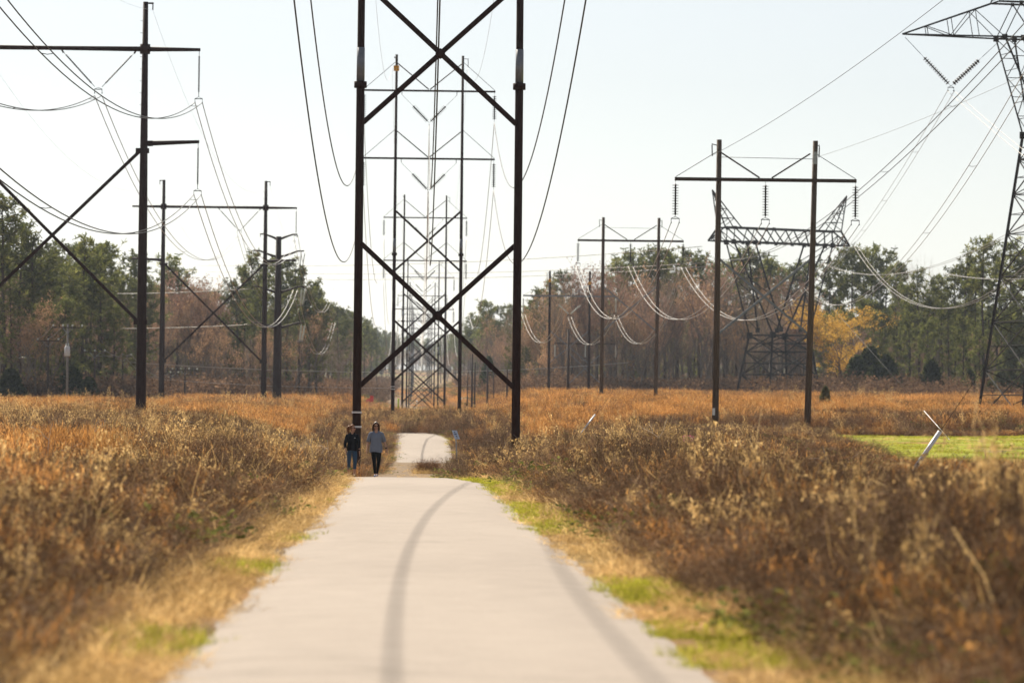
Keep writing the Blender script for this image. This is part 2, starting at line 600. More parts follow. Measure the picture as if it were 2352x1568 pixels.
def scatter(name, pts, rots, scl, idx, coll, label):
    me_ = bpy.data.meshes.new(name)
    me_.from_pydata(np.asarray(pts).tolist(), [], [])
    n = len(pts)
    a = me_.attributes.new('rot', 'FLOAT_VECTOR', 'POINT')
    a.data.foreach_set('vector', np.asarray(rots, np.float32).ravel())
    a = me_.attributes.new('scl', 'FLOAT_VECTOR', 'POINT')
    a.data.foreach_set('vector', np.asarray(scl, np.float32).ravel())
    a = me_.attributes.new('pick', 'INT', 'POINT')
    a.data.foreach_set('value', np.asarray(idx, np.int32))
    o = link(name, me_)
    ng = bpy.data.node_groups.new(name + '_scatter', 'GeometryNodeTree')
    ng.interface.new_socket('Geometry', in_out='INPUT', socket_type='NodeSocketGeometry')
    ng.interface.new_socket('Geometry', in_out='OUTPUT', socket_type='NodeSocketGeometry')
    gi, go = ng.nodes.new('NodeGroupInput'), ng.nodes.new('NodeGroupOutput')
    ip = ng.nodes.new('GeometryNodeInstanceOnPoints')
    ci = ng.nodes.new('GeometryNodeCollectionInfo')
    ci.inputs['Collection'].default_value = coll
    ci.inputs['Separate Children'].default_value = True
    ci.inputs['Reset Children'].default_value = True
    L = ng.links.new

    def attr(nm, t):
        q = ng.nodes.new('GeometryNodeInputNamedAttribute')
        q.data_type = t
        q.inputs['Name'].default_value = nm
        return [s for s in q.outputs if s.enabled and s.name == 'Attribute'][0]
    er = ng.nodes.new('FunctionNodeEulerToRotation')
    L(attr('rot', 'FLOAT_VECTOR'), er.inputs[0])
    L(gi.outputs[0], ip.inputs['Points'])
    L(ci.outputs[0], ip.inputs['Instance'])
    ip.inputs['Pick Instance'].default_value = True
    L(attr('pick', 'INT'), ip.inputs['Instance Index'])
    L(er.outputs[0], ip.inputs['Rotation'])
    L(attr('scl', 'FLOAT_VECTOR'), ip.inputs['Scale'])
    L(ip.outputs[0], go.inputs[0])
    md = o.modifiers.new('scatter', 'NODES')
    md.node_group = ng
    return tag(o, label, None, None, 'stuff')


def stem_pts(base, lean, h, curl, n=4):
    pts = []
    for i in range(n + 1):
        t = i / n
        pts.append(base + lean * (h * t) + Vector((curl.x * t * t, curl.y * t * t, -abs(curl.z) * t ** 3)) * h)
    return pts


def brush_mesh(seed, mat, stems=22, h0=.75, h1=1.15, spread=.42, twigs=7, seeds=5, w=.009, leafsize=.02, leanf=.5):
    random.seed(seed)
    mb = MB()
    for _ in range(stems):
        a = random.uniform(0, 2 * math.pi)
        r = spread * math.sqrt(random.random())
        b = Vector((math.cos(a) * r, math.sin(a) * r, -.05))
        h = random.uniform(h0, h1) * (1 - .25 * r / spread)
        lean = Vector((math.cos(a) * leanf * r / spread + random.uniform(-.3, .3), math.sin(a) * leanf * r / spread + random.uniform(-.3, .3), 1)).normalized()
        pts = stem_pts(b, lean, h, Vector((random.uniform(-.35, .35), random.uniform(-.35, .35), random.uniform(0, .12))))
        sh = random.random() ** 1.5
        side = rv()
        side = (side - lean * side.dot(lean)).normalized()
        mb.ribbon(pts, w, w * .4, side, sh)
        for _ in range(twigs):
            t = random.uniform(.25, 1)
            i = min(int(t * 4), 3)
            q = pts[i].lerp(pts[i + 1], t * 4 - i)
            d = (rv() + Vector((0, 0, .55))).normalized() * random.uniform(.1, .34) * h
            s2 = d.cross(rv()).normalized()
            mid = q + d * .55 + rv(.03)
            mb.ribbon([q, mid, q + d], w * .55, w * .2, s2, min(1, sh + random.uniform(-.15, .3)))
            if random.random() < .8:
                for _ in range(random.randint(0, seeds)):
                    c = q + d * random.uniform(.4, 1.05) + rv(.025)
                    ls = leafsize * random.uniform(.5, 1.4)
                    ax = rv(ls)
                    mb.quad(c, ax, ax.cross(rv()).normalized() * ls * .5, random.uniform(.15, .85))
    return mb.mesh('brush', mat)


def sedge_mesh(seed, mat, blades=70, h0=.55, h1=1.05, spread=.3, w=.009, tuft=True):
    random.seed(seed)
    mb = MB()
    for _ in range(blades):
        a = random.uniform(0, 2 * math.pi)
        r = spread * math.sqrt(random.random())
        b = Vector((math.cos(a) * r, math.sin(a) * r, -.04))
        h = random.uniform(h0, h1)
        lean = Vector((math.cos(a) * .25 * r / spread + random.uniform(-.16, .16), math.sin(a) * .25 * r / spread + random.uniform(-.16, .16), 1)).normalized()
        pts = stem_pts(b, lean, h, Vector((random.uniform(-.22, .22), random.uniform(-.22, .22), .06)), 3)
        side = Vector((math.cos(a + 1.3), math.sin(a + 1.3), random.uniform(-.2, .2))).normalized()
        sh = random.random()
        mb.ribbon(pts, w, w * .35, side, sh)
        if tuft:
            for _ in range(3):
                t = random.uniform(.5, 1)
                q = pts[0].lerp(pts[3], t) + rv(.02)
                d = (rv(.5) + Vector((0, 0, 1))).normalized() * random.uniform(.05, .12)
                mb.ribbon([q, q + d], .012, .003, d.cross(rv()).normalized(), min(1, sh + .25))
    return mb.mesh('sedge', mat)


def turf_mesh(seed, mat, blades=60, h0=.06, h1=.2, spread=.25, w=.008, flop=.8):
    random.seed(seed)
    mb = MB()
    for _ in range(blades):
        a = random.uniform(0, 2 * math.pi)
        r = spread * math.sqrt(random.random())
        b = Vector((math.cos(a) * r, math.sin(a) * r, -.02))
        h = random.uniform(h0, h1)
        lean = Vector((random.uniform(-flop, flop), random.uniform(-flop, flop), 1)).normalized()
        pts = stem_pts(b, lean, h, Vector((random.uniform(-.4, .4), random.uniform(-.4, .4), random.uniform(.1, .45))), 3)
        side = lean.cross(rv()).normalized()
        mb.ribbon(pts, w, w * .3, side, random.random())
    return mb.mesh('turf', mat)


def briar_mesh(seed, mat):
    random.seed(seed)
    mb = MB()
    for _ in range(16):
        a = random.uniform(0, 2 * math.pi)
        b = Vector((math.cos(a) * .15, math.sin(a) * .15, -.05))
        h = random.uniform(.6, 1.1)
        lean = Vector((math.cos(a) * .6, math.sin(a) * .6, 1)).normalized()
        pts = stem_pts(b, lean, h, Vector((math.cos(a) * .4, math.sin(a) * .4, .3)))
        mb.ribbon(pts, .009, .004, lean.cross(rv()).normalized(), .1)
        for _ in range(16):
            t = random.uniform(.25, 1)
            i = min(int(t * 4), 3)
            c = pts[i].lerp(pts[i + 1], t * 4 - i) + rv(.09)
            ax = rv(random.uniform(.02, .045))
            mb.quad(c, ax, ax.cross(rv()).normalized() * ax.length * .6, random.random())
    return mb.mesh('briar', mat)


def deadbranch_mesh(seed, mat):
    random.seed(seed)
    mb = MB()

    def br(q, d, l, r, lv):
        pts = [q]
        for i in range(4):
            d = (d + rv(.22)).normalized()
            pts.append(pts[-1] + d * l / 4)
        mb.tube(pts, [r * (1 - .15 * i) for i in range(5)], 4, False, random.random())
        if lv > 0:
            for _ in range(4 if lv == 2 else 3):
                i = random.randint(1, 4)
                br(pts[i], (d + rv(.9)).normalized(), l * random.uniform(.35, .6), r * .5, lv - 1)
    for _ in range(2):
        br(Vector((random.uniform(-.2, .2), random.uniform(-.2, .2), .1)), (rv(.8) + Vector((0, 0, .8))).normalized(), random.uniform(.7, 1.2), .013, 2)
    return mb.mesh('deadbranch', mat)


plants = []
PI = {}


def reg(kind, meshes):
    PI[kind] = (len(plants), len(plants) + len(meshes))
    plants.extend(meshes)


reg('brush', [brush_mesh(100 + i, M['brush'], 28, .6, 1.2, .42, 14, 2, .0075, .011) for i in range(6)])
reg('rust', [brush_mesh(120 + i, M['brush_red'], 30, .55, 1.05, .38, 12, 2, .007, .011) for i in range(4)])
reg('sedge', [sedge_mesh(140 + i, M['sedge']) for i in range(4)])
reg('straw', [turf_mesh(160 + i, M['straw'], 70, .12, .36, .26, .008, .9) for i in range(4)])
reg('green', [turf_mesh(180 + i, M['grass'], 80, .05, .14, .25, .008, .5) for i in range(3)])
reg('briar', [briar_mesh(200 + i, M['briar']) for i in range(3)])
reg('dead', [deadbranch_mesh(220 + i, M['deadwood']) for i in range(3)])
reg('seedhead', [brush_mesh(240 + i, M['straw'], 11, .7, 1.25, .22, 10, 7, .008, .015, .35) for i in range(3)])
reg('blades', [sedge_mesh(280 + i, M['straw'], 16, .6, 1.15, .25, .014, False) for i in range(3)])
reg('thicket', [brush_mesh(260 + i, M['thicket'], 30, .7, 1.05, .5, 8, 4, .012, .028, .7) for i in range(3)])
random.seed(5)
plant_coll = proto_collection('plants', plants)

EXCL_POLES = []


def edge_dist(x, y):
    """distance outside the cleared strip of the path and the gravel (negative inside)"""
    c = path_c(y)
    d = np.abs(x - c) - path_half(y) + .04
    g = np.where((y > 119) & (y < 222), np.maximum(np.interp(y, [119, 123, 127, 150, 205, 215], [-2.9, -2.9, -1.85, -1.6, -1.6, -1.75]) - x + .25 * np.sin(y * .7), x - np.interp(y, [119, 135, 160], [2.7, 2.6, 2.15]) + .25 * np.sin(y * .45)), 99.0)
    d = np.where((y > 262) | ((y > 123) & (y < 213)), 99.0, d)
    return np.minimum(d, g)


def band(y0, y1, dens, margin=5.0):
    yy = rng.uniform(y0, y1, int(dens * (y1 - y0) * ((.118 + .17) * (y0 + y1) / 2 + 2 * margin)))
    lo, hi = -(.118 * yy + margin), .17 * yy + margin
    # keep the density even across a widening wedge
    wmax = (.118 + .17) * y1 + 2 * margin
    keep = rng.uniform(0, 1, len(yy)) < (hi - lo) / ((.118 + .17) * (y0 + y1) / 2 + 2 * margin) * .95
    yy, lo, hi = yy[keep], lo[keep], hi[keep]
    return lo + (hi - lo) * rng.uniform(0, 1, len(yy)), yy


class Acc:
    def __init__(s):
        s.p, s.r, s.s, s.i = [], [], [], []

    def put(s, x, y, kind, sxy, sz, tilt=.12, z=None):
        n = len(x)
        if n == 0:
            return
        a, b = PI[kind]
        zz = hz(x, y) if z is None else z
        s.p.append(np.stack([x, y, zz], 1))
        s.r.append(np.stack([rng.normal(0, tilt, n), rng.normal(0, tilt, n), rng.uniform(0, 6.283, n)], 1))
        s.s.append(np.stack([sxy, sxy, sz], 1))
        s.i.append(rng.integers(a, b, n))

    def done(s, name, label):
        return scatter(name, np.concatenate(s.p), np.concatenate(s.r), np.concatenate(s.s), np.concatenate(s.i), plant_coll, label)


brush, sedge, verge, lawn_acc, dead = Acc(), Acc(), Acc(), Acc(), Acc()


def rnd(n, a, b):
    return rng.uniform(a, b, n)


def orange_mask(x, y):
    n1 = vnoise(x, y, 9, 21)
    n2 = vnoise(x, y, 26, 22)
    base = np.where(y > 225, .62, .16)
    left_near = sstep(3.5, 8, -x) * sstep(38, 55, y) * (1 - sstep(110, 150, y)) * .44
    right_near = sstep(13, 16, x) * sstep(86, 100, y) * (1 - sstep(118, 121, y)) * .5
    mid = np.where((np.abs(x) < 7) & (y > 225) & (y < 345), -.45, 0)
    n3 = vnoise(x, y, 3.2, 23)
    return (n1 * .45 + n2 * .3 + n3 * .25) < base + left_near + right_near + mid


for (y0, y1, dens, sc) in ((13, 40, 15, .82), (40, 75, 11, .9), (75, 130, 7.0, 1.0), (130, 215, 3.6, 1.15), (215, 300, 2.3, 1.3), (300, 430, 1.0, 1.6), (430, 680, .36, 2.2)):
    x, y = band(y0, y1, dens)
    d = edge_dist(x, y)
    vw = np.where(x < 0, .8, .9) * (.75 + .5 * vnoise(x, y, 3, 31))
    vw = np.where(y > 100, vw * .55, vw)
    vw = np.where((y > 86) & (y < 123) & (x < 0), .7, vw)
    ok = (d > vw) & ~in_poly(x, y, LAWN)
    x, y, d, vw = x[ok], y[ok], d[ok], vw[ok]
    grow = .45 + .55 * sstep(0, 1.5, d - vw)               # plants get taller away from the mown edge
    hgt = grow * (.62 + .45 * vnoise(x, y, 5, 33) + .4 * vnoise(x, y, 1.6, 34))
    hgt = np.where(y < 121, hgt * (1 - .6 * sstep(42, 84, y) * sstep(5.5, 10.5, x)), hgt)
    hgt = np.where((x > 12) & (y >= 121) & (y < 214), hgt * .45, hgt)
    near_pole = (np.abs(y - 128) < 9) & (x > 1) & (x < 9)
    hgt = np.where(near_pole, hgt * 1.3, hgt)
    hs = sc ** .35
    om = orange_mask(x, y)
    pick = rng.uniform(0, 1, len(x))
    g = vnoise(x, y, 8, 41)
    # broomsedge
    k = (om & (pick < np.where(y > 225, .64, .6))) | (pick > .955)
    sedge.put(x[k], y[k], 'sedge', rnd(k.sum(), .9, 1.3) * sc, hgt[k] * rnd(k.sum(), .75, 1.15) * hs, .07)
    rest = ~k
    k1 = rest & (pick < np.where(x > 0, .02, .05))
    brush.put(x[k1], y[k1], 'seedhead', rnd(k1.sum(), .8, 1.2) * sc, hgt[k1] * rnd(k1.sum(), .85, 1.2) * hs, .15)
    k2 = rest & (pick >= .07) & (pick < np.where((x > 7) | (x < -3), .36, .24))
    brush.put(x[k2], y[k2], 'rust', rnd(k2.sum(), .8, 1.25) * sc, hgt[k2] * rnd(k2.sum(), .75, 1.1) * hs, .16)
    kb = rest & (rng.uniform(0, 1, len(x)) < np.where(x > 0, .02, .05))
    brush.put(x[kb], y[kb], 'blades', rnd(kb.sum(), 1.0, 1.9) * sc, hgt[kb] * rnd(kb.sum(), .7, 1.15) * hs, .3)
    kt = rest & (rng.uniform(0, 1, len(x)) < .025)
    brush.put(x[kt], y[kt], 'seedhead', rnd(kt.sum(), .6, .9) * sc, hgt[kt] * rnd(kt.sum(), 1.25, 1.5) * hs, .12)
    k3 = rest & (pick >= .42) & (pick < .5) & (g > .5)
    brush.put(x[k3], y[k3], 'briar', rnd(k3.sum(), .8, 1.3) * sc, hgt[k3] * rnd(k3.sum(), .7, 1.0) * hs, .1)
    k4 = rest & ~k1 & ~k2 & ~k3
    brush.put(x[k4], y[k4], 'brush', rnd(k4.sum(), .8, 1.25) * sc, hgt[k4] * rnd(k4.sum(), .8, 1.15) * hs, .16)

# bleached dead branches in the brush near the frame on the right of the path
x, y = np.concatenate([rnd(26, 1.9, 7), rnd(16, -5, -2.9), rnd(30, 3, 26), rnd(20, -14, -3)]), np.concatenate([rnd(26, 118, 140), rnd(16, 118, 134), rnd(30, 60, 205), rnd(20, 60, 200)])
ok = (edge_dist(x, y) > .4) & ~in_poly(x, y, LAWN)
dead.put(x[ok], y[ok], 'dead', rnd(ok.sum(), .8, 1.3), rnd(ok.sum(), .8, 1.3), .3)

# verge: straw with green patches
for (y0, y1, dens, sc) in ((12, 45, 26, .8), (45, 90, 17, 1.0), (90, 130, 8, 1.2), (200, 262, 3, 1.5)):
    n = int((y1 - y0) * 3.6 * dens)
    y = rnd(n, y0, y1)
    side = np.where(rng.uniform(0, 1, n) < .5, -1, 1)
    d = rnd(n, -.03, 1.75)
    d = np.where(rng.uniform(0, 1, n) < .03, -.16 * rng.uniform(0, 1, n), d)
    x = path_c(y) + side * (path_half(y) - .04 + d)
    if y0 > 100:
        okk = edge_dist(x, y) > -.05
        x, y, d, side = x[okk], y[okk], d[okk], side[okk]
    gm = vnoise(x * 2.2, y, 4.2, 51)
    thr = np.where(side < 0, .7, .3)
    green = (gm > thr) & (d < np.where(side < 0, .55, .85))
    green &= rng.uniform(0, 1, len(x)) < np.where(side < 0, .6, .82)
    verge.put(x[green], y[green], 'green', rnd(green.sum(), .8, 1.3) * sc, rnd(green.sum(), .6, 1.2) * (.8 + .5 * (gm[green] > .75)), .1)
    st = ~green & (rng.uniform(0, 1, len(x)) < np.where((side > 0) & (d < .7), .5, .82))
    verge.put(x[st], y[st], 'straw', rnd(st.sum(), .8, 1.3) * sc, rnd(st.sum(), .45, 1.1) * (.4 + .8 * sstep(0, .8, d[st])), .25)
# the straw and weeds on the gravel crossing
n = 260
x, y = rnd(n, -1.9, 2.6), rnd(n, 119, 218)
k = vnoise(x, y, 2.5, 61) > .55
k &= ~((np.abs(x - .35) < 1.1) & (y > 205))
verge.put(x[k], y[k], 'straw', rnd(k.sum(), .7, 1.2), rnd(k.sum(), .25, .6), .25)
# the tuft in the middle
n = 70
a, r = rnd(n, 0, 6.283), np.sqrt(rnd(n, 0, 1))
tx, ty = .45 + np.cos(a) * r * .6, 158 + np.sin(a) * r * 1.5
verge.put(tx[:36], ty[:36], 'straw', rnd(36, .9, 1.4), rnd(36, .9, 1.5), .3)
brush.put(tx[36:] * .8 + .1, ty[36:] + .6, 'rust', rnd(34, .45, .7), rnd(34, .55, .95), .12)
# brush at the foot of the tilted sign
brush.put(rnd(16, 1.5, 2.7), rnd(16, 158, 171), 'brush', rnd(16, .8, 1.2), rnd(16, .75, 1.1), .15)
# low scrub on the far slope
n = 3600
x, y = rnd(n, -24, 28), rnd(n, 560, 1350)
k = (np.abs(x - np.interp(y, [560, 840, 900, 1050, 1150, 1250, 1330], [60, -1.2, -4.6, -8.6, -11.6, -15, -22])) > 3.2) & (vnoise(x, y, 22, 81) > .34)
x, y = x[k], y[k]
pk = vnoise(x, y, 30, 82) + rng.uniform(-.2, .2, len(x))
for kd, lo, hi in (('sedge', -1, .45), ('brush', .45, .62), ('briar', .62, 2)):
    q = (pk >= lo) & (pk < hi)
    (sedge if kd == 'sedge' else brush).put(x[q], y[q], kd, rnd(q.sum(), 2.2, 4), rnd(q.sum(), .7, 1.5) * np.where((x[q] < 2) & (y[q] > 740), .3, 1), .08)
# gold plume by the right-hand brush
pp = P(1578, 1000, 104)
brush.put(np.full(7, pp.x) + rnd(7, -.12, .12), np.full(7, pp.y) + rnd(7, -.2, .2), 'sedge', rnd(7, .45, .7), rnd(7, 1.15, 1.4), .05)

# lawn blades
n = 5200
x, y = rnd(n, 14, 60), rnd(n, 117, 209)
k = in_poly(x, y, LAWN) & (x < .17 * y + 5)
x, y = x[k], y[k]
strawy = (vnoise(x, y, 6, 71) > .62) & (rng.uniform(0, 1, len(x)) < .7)
lawn_acc.put(x[~strawy], y[~strawy], 'green', rnd((~strawy).sum(), 1.6, 2.6), rnd((~strawy).sum(), .6, 1.0), .05)
lawn_acc.put(x[strawy], y[strawy], 'straw', rnd(strawy.sum(), 1.2, 1.8), rnd(strawy.sum(), .2, .4), .1)

brush.done('dry_brush', 'tangled dry brown brush filling the field on both sides of the path')
sedge.done('broomsedge', 'orange broomsedge standing in drifts across the field')
verge.done('verge_grass', 'straw and green grass along the edges of the path')
lawn_acc.done('lawn_grass', 'short bright green grass of the mown strip on the right')
dead.done('dead_branches', 'bleached dead branches sticking out of the brown brush')


# ------------------------------------------------------------------ trees
def pine_meshes(seed, H=22.0, crown_from=.45, width=3.6, dens=1.0):
    random.seed(seed)
    tr, cr = MB(), MB()
    sway = [Vector((0, 0, -.6))]
    off = Vector((0, 0, 0))
    for i in range(1, 11):
        off += Vector((random.uniform(-.12, .12), random.uniform(-.12, .12), 0))
        sway.append(Vector((off.x, off.y, H * i / 10)))
    tr.tube(sway, [.24 * (1 - .082 * i) + .015 for i in range(11)], 7)

    def at(t):
        f = t * 10
        i = min(int(f), 9)
        return sway[i].lerp(sway[i + 1], f - i)
    nb = int(46 * dens)
    gap = random.uniform(0, 6.28)
    for b in range(nb):
        t = crown_from + (1 - crown_from) * ((b + random.random()) / nb) ** .85
        t = min(t, .985)
        a = random.uniform(0, 6.283)
        k = (t - crown_from) / (1 - crown_from)
        prof = (.55 + .9 * k) if k < .38 else (.9 * math.sqrt(max(0, 1 - ((k - .38) / .66) ** 2)) + .1)
        L = width * prof * random.uniform(.45, 1.15)
        if abs((a - gap + math.pi) % 6.283 - math.pi) < .7 and k < .55:
            L *= .35
        q = at(t)
        d = Vector((math.cos(a), math.sin(a), random.uniform(-.12, .3) + .35 * k))
        pts = [q + d * (L * s) + Vector((0, 0, .22 * L * s * s)) for s in (0, .35, .7, 1)]
        tr.tube(pts, [.06 * (1.1 - .6 * t), .045, .03, .015], 4, False)
        nc = max(3, int(L * 2.6))
        for c in range(nc):
            s = random.uniform(.35, 1.05)
            cpos = q + d * (L * s) + Vector((0, 0, .22 * L * s * s)) + rv(.42)
            tone = random.random()
            for _ in range(11):
                dr = (rv() + Vector((0, 0, .35))).normalized()
                ln = random.uniform(.16, .34)
                cc = cpos + dr * ln * 1.2 + rv(.06)
                cr.quad(cc, dr * ln, dr.cross(rv()).normalized() * random.uniform(.035, .075), min(1, max(0, tone * .6 + random.uniform(0, .45))))
    # dead stubs below the crown
    for _ in range(9):
        t = random.uniform(.2, crown_from)
        q = at(t)
        d = rv()
        d.z = abs(d.z) * .2
        tr.tube([q, q + d * random.uniform(.4, 1.6)], [.03, .012], 3, False)
    return tr.mesh('pine_trunk', M['bark_pine']), cr.mesh('pine_crown', M['pine_needles'])


def bare_meshes(seed, H=18.0, twig='twig_grey', spread=.55, buds=0.0, fork=.3, lobes=5, leafy=0.0):
    random.seed(seed)
    tr, cr = MB(), MB()

    def limb(q, d, L, r, lv):
        n = 5 if lv < 3 else 3
        pts = [q]
        dd = d.copy()
        for i in range(n):
            dd = (dd + rv(.14 + .05 * lv) + Vector((0, 0, .09))).normalized()
            pts.append(pts[-1] + dd * L / n)
        if lv < 3:
            tr.tube(pts, [r * (1 - .55 * i / n) for i in range(n + 1)], 6 if lv == 0 else 4, False)
        else:
            cr.ribbon(pts, r * 1.5, r * .5, dd.cross(rv()).normalized(), random.random())
        if lv >= 4:
            for b in range(2):
                t = random.uniform(.3, 1)
                i = min(int(t * n), n - 1)
                c = pts[i].lerp(pts[i + 1], t * n - i)
                e = c + (dd + rv(.8)).normalized() * L * random.uniform(.35, .6)
                cr.ribbon([c, e], r * .9, r * .3, (e - c).cross(rv()).normalized(), random.random())
                if random.random() < buds:
                    for _ in range(3 + int(5 * leafy)):
                        ax = rv(random.uniform(.06, .13) * (1 - .25 * leafy))
                        cr.quad(e.lerp(c, random.random()) + rv(.05 + .22 * leafy), ax, ax.cross(rv()).normalized() * ax.length * .6, random.uniform(.6, 1))
            return
        kids = (lobes, 5, 5, 4)[lv] if twig != 'twig_grey' else (7, 4, 5, 4)[lv]
        for b in range(kids):
            t = random.uniform(.35, 1) if lv else random.uniform(fork, 1)
            if b == 0:
                t = 1
            i = min(int(t * n), n - 1)
            c = pts[i].lerp(pts[i + 1], t * n - i)
            a = random.uniform(0, 6.283)
            o = Vector((math.cos(a), math.sin(a), 0))
            nd = (dd * (1.0 if b == 0 else .55) + o * spread * random.uniform(.7, 1.4) + Vector((0, 0, .35))).normalized()
            limb(c, nd, L * random.uniform(.5, .72), max(r * .52, .016), lv + 1)
    limb(Vector((0, 0, -.5)), Vector((0, 0, 1)), H * (.48 if twig != 'twig_grey' else .62), H * .0115, 0)
    zmax = max(q.z for q in cr.v)
    k = H / zmax
    for mb_ in (tr, cr):
        mb_.v = [Vector((q.x * k, q.y * k, q.z * k)) for q in mb_.v]
    return tr.mesh('bare_trunk', M['bark_grey']), cr.mesh('bare_crown', M[twig])


def cedar_meshes(seed, H=6.0, rad=1.9, mat='cedar_needles', n=900, power=.8, leaf=(.12, .26), thick=.4):
    random.seed(seed)
    tr, cr = MB(), MB()
    tr.tube([(0, 0, -.3), (.03, .02, H * .5), (0, 0, H * .95)], [.13, .08, .02], 6)
    for _ in range(70):
        t = random.uniform(.04, .9)
        a = random.uniform(0, 6.283)
        L = rad * (1 - t) ** power * random.uniform(.6, 1)
        q = Vector((0, 0, H * t))
        tr.tube([q, q + Vector((math.cos(a) * L, math.sin(a) * L, L * .5))], [.02, .008], 3, False)
    lob = [random.uniform(.72, 1.15) for _ in range(24)]
    for _ in range(n):
        t = random.random() ** 1.25
        a = random.uniform(0, 6.283)
        l = lob[int(a / 6.283 * 6) % 6 + 6 * min(3, int(t * 4))]
        rr = rad * (max(0, 1 - t) ** power) * l * (.35 + .65 * math.sqrt(random.random())) + .05
        c = Vector((math.cos(a) * rr, math.sin(a) * rr, .1 + H * t * random.uniform(.96, 1.02)))
        ln = random.uniform(*leaf)
        tone = random.random()
        for _ in range(4):
            d = (Vector((math.cos(a), math.sin(a), .9)) + rv(.9)).normalized()
            cr.quad(c + rv(.12), d * ln, d.cross(rv()).normalized() * ln * thick, min(1, tone * .7 + random.uniform(0, .3)))
    return tr.mesh('cedar_trunk', M['bark_pine']), cr.mesh('cedar_crown', M[mat])


TREES = {
    'pine': [pine_meshes(301 + i, 22, random.Random(i).uniform(.44, .64), random.Random(i + 9).uniform(2.5, 3.5)) for i in range(5)],
    'lowpine': [pine_meshes(321 + i, 22, .16, 4.1, 1.5) for i in range(3)],
    'grey': [bare_meshes(341 + i, 18, 'twig_grey') for i in range(3)],
    'brown': [bare_meshes(351 + i, 18, 'twig_brown', .6, .5) for i in range(3)],
    'red': [bare_meshes(361 + i, 18, 'twig_red', .55, .6) for i in range(2)],
    'gold': [bare_meshes(371, 18, 'twig_gold', .85, 1.0, .2, 7, 1.0)],
    'cedar': [cedar_meshes(381 + i, 6.0, 2.2, 'cedar_needles', 1100, .5) for i in range(3)],
    'holly': [cedar_meshes(391 + i, 6, 2.4, 'holly', 800, .45, (.1, .2), .6) for i in range(2)],
}
NATIVE = {'pine': 22.0, 'lowpine': 22.0, 'grey': 18.0, 'brown': 18.0, 'red': 18.0, 'gold': 18.0, 'cedar': 6.0, 'holly': 6.0}
KNAME = {'pine': 'pine_tree', 'lowpine': 'pine_tree', 'grey': 'bare_tree', 'brown': 'bare_tree', 'red': 'bare_tree', 'gold': 'budding_tree', 'cedar': 'cedar_tree', 'holly': 'evergreen_shrub'}
random.seed(99)


def tree(kind, x, y, H, label, group=None, wide=1.0, var=None, rz=None):
    t = thing(KNAME[kind], label, 'shrub' if kind == 'holly' else 'tree', (x, y, ground_z(x, y)), random.uniform(0, 6.283) if rz is None else rz, group)
    s = H / NATIVE[kind]
    t.scale = (s * wide, s * wide, s)
    ms = TREES[kind][random.randrange(len(TREES[kind])) if var is None else var]
    link('trunk', ms[0], t)
    link('crown', ms[1], t)
    return t


def where(u):
    for lim, txt in ((120, 'at the left edge, left of the crossed brace'), (250, 'left of the big left steel pole'), (330, 'right behind the big left steel pole'), (372, 'right of the big left steel pole'),
                     (490, 'inside the smaller left frame, left half'), (606, 'inside the smaller left frame, right half'), (640, 'right behind the stout steel pole'), (700, 'just right of the stout steel pole'), (830, 'left of the nearest steel frame'),
                     (1000, 'inside the nearest steel frame, left half'), (1180, 'inside the nearest steel frame, right half'), (1262, 'between nearest steel frame and brown frame'), (1352, 'between the two poles of the brown frame'),
                     (1445, 'by the left pole of the middle wooden frame'), (1508, 'by the right pole of the middle wooden frame'), (1580, 'right of the middle wooden frame'), (1645, 'left of the large wooden frame'),
                     (1755, 'inside the large wooden frame, left half'), (1863, 'inside the large wooden frame, right half'), (1970, 'above the golden tree'), (2060, 'above the dark cedars'), (2160, 'below the pale leafless tops'),
                     (2250, 'left of the big lattice tower'), (2310, 'behind the big lattice tower legs')):
        if u < lim:
            return txt
    return 'at the right edge beyond the lattice tower'


KWORD = {'pine': 'tall dark green pine', 'lowpine': 'low bushy pine', 'grey': 'leafless grey tree', 'brown': 'leafless rusty brown tree', 'red': 'leafless tree with reddish twigs', 'cedar': 'dark cedar', 'holly': 'light green shrub', 'gold': 'golden tree'}


def tree_uv(kind, u, vtop, Y, label, group=None, wide=1.0, var=None):
    if group and not label.startswith('leafless tall tree'):
        hgt_ = ' on the skyline' if vtop < 640 else ' below the skyline' if vtop > 690 and kind not in ('cedar', 'holly') else ''
        label = '%s%s %s' % (KWORD[kind].replace('leafless tree with reddish twigs', 'leafless reddish tree'), hgt_, where(u))
        group = 'trees ' + where(u)
    q = P(u, vtop, Y)
    return tree(kind, q.x, Y, q.z - ground_z(q.x, Y), label, group, wide, var)


# trees that make the skyline, left to right
GL = ('dark green pine in the wood along the left edge of the picture', 'pines at the left edge')
for u, v, Y in ((-70, 470, 436), (-30, 500, 447), (18, 458, 432), (48, 520, 444), (78, 540, 440), (112, 585, 450), (140, 612, 462), (192, 553, 440), (214, 590, 448), (232, 650, 440), (165, 640, 432)):
    tree_uv('pine' if v < 600 else 'lowpine', u, v, Y, GL[0], GL[1], 1.12)
for u, v, Y, w in ((262, 705, 436, 1.0), (150, 690, 428, 1.0), (30, 660, 426, 1.0), (95, 700, 427, .9)):
    tree_uv('lowpine', u, v, Y, 'lower bushy pine in front of the tall pines behind the crossed brace at left', 'low pines at left', w)
for u, v, Y in ((88, 660, 425), (120, 720, 423), (58, 700, 424)):
    tree_uv('brown', u, v, Y, 'rusty brown tree among the dark pines at the left edge', 'rusty trees at left', 1.0)
GB = ('bare grey tree in the wood seen between the two big steel frames at left', 'bare trees between the left frames')
for i in range(26):
    u = 246 + i * 11.4 + random.uniform(-6, 6)
    tree_uv(random.choice(['grey', 'grey', 'red', 'brown']), u, 622 + 16 * math.sin(i * 1.3) + random.uniform(-8, 22), 565 + random.uniform(0, 30), GB[0], GB[1], .8)
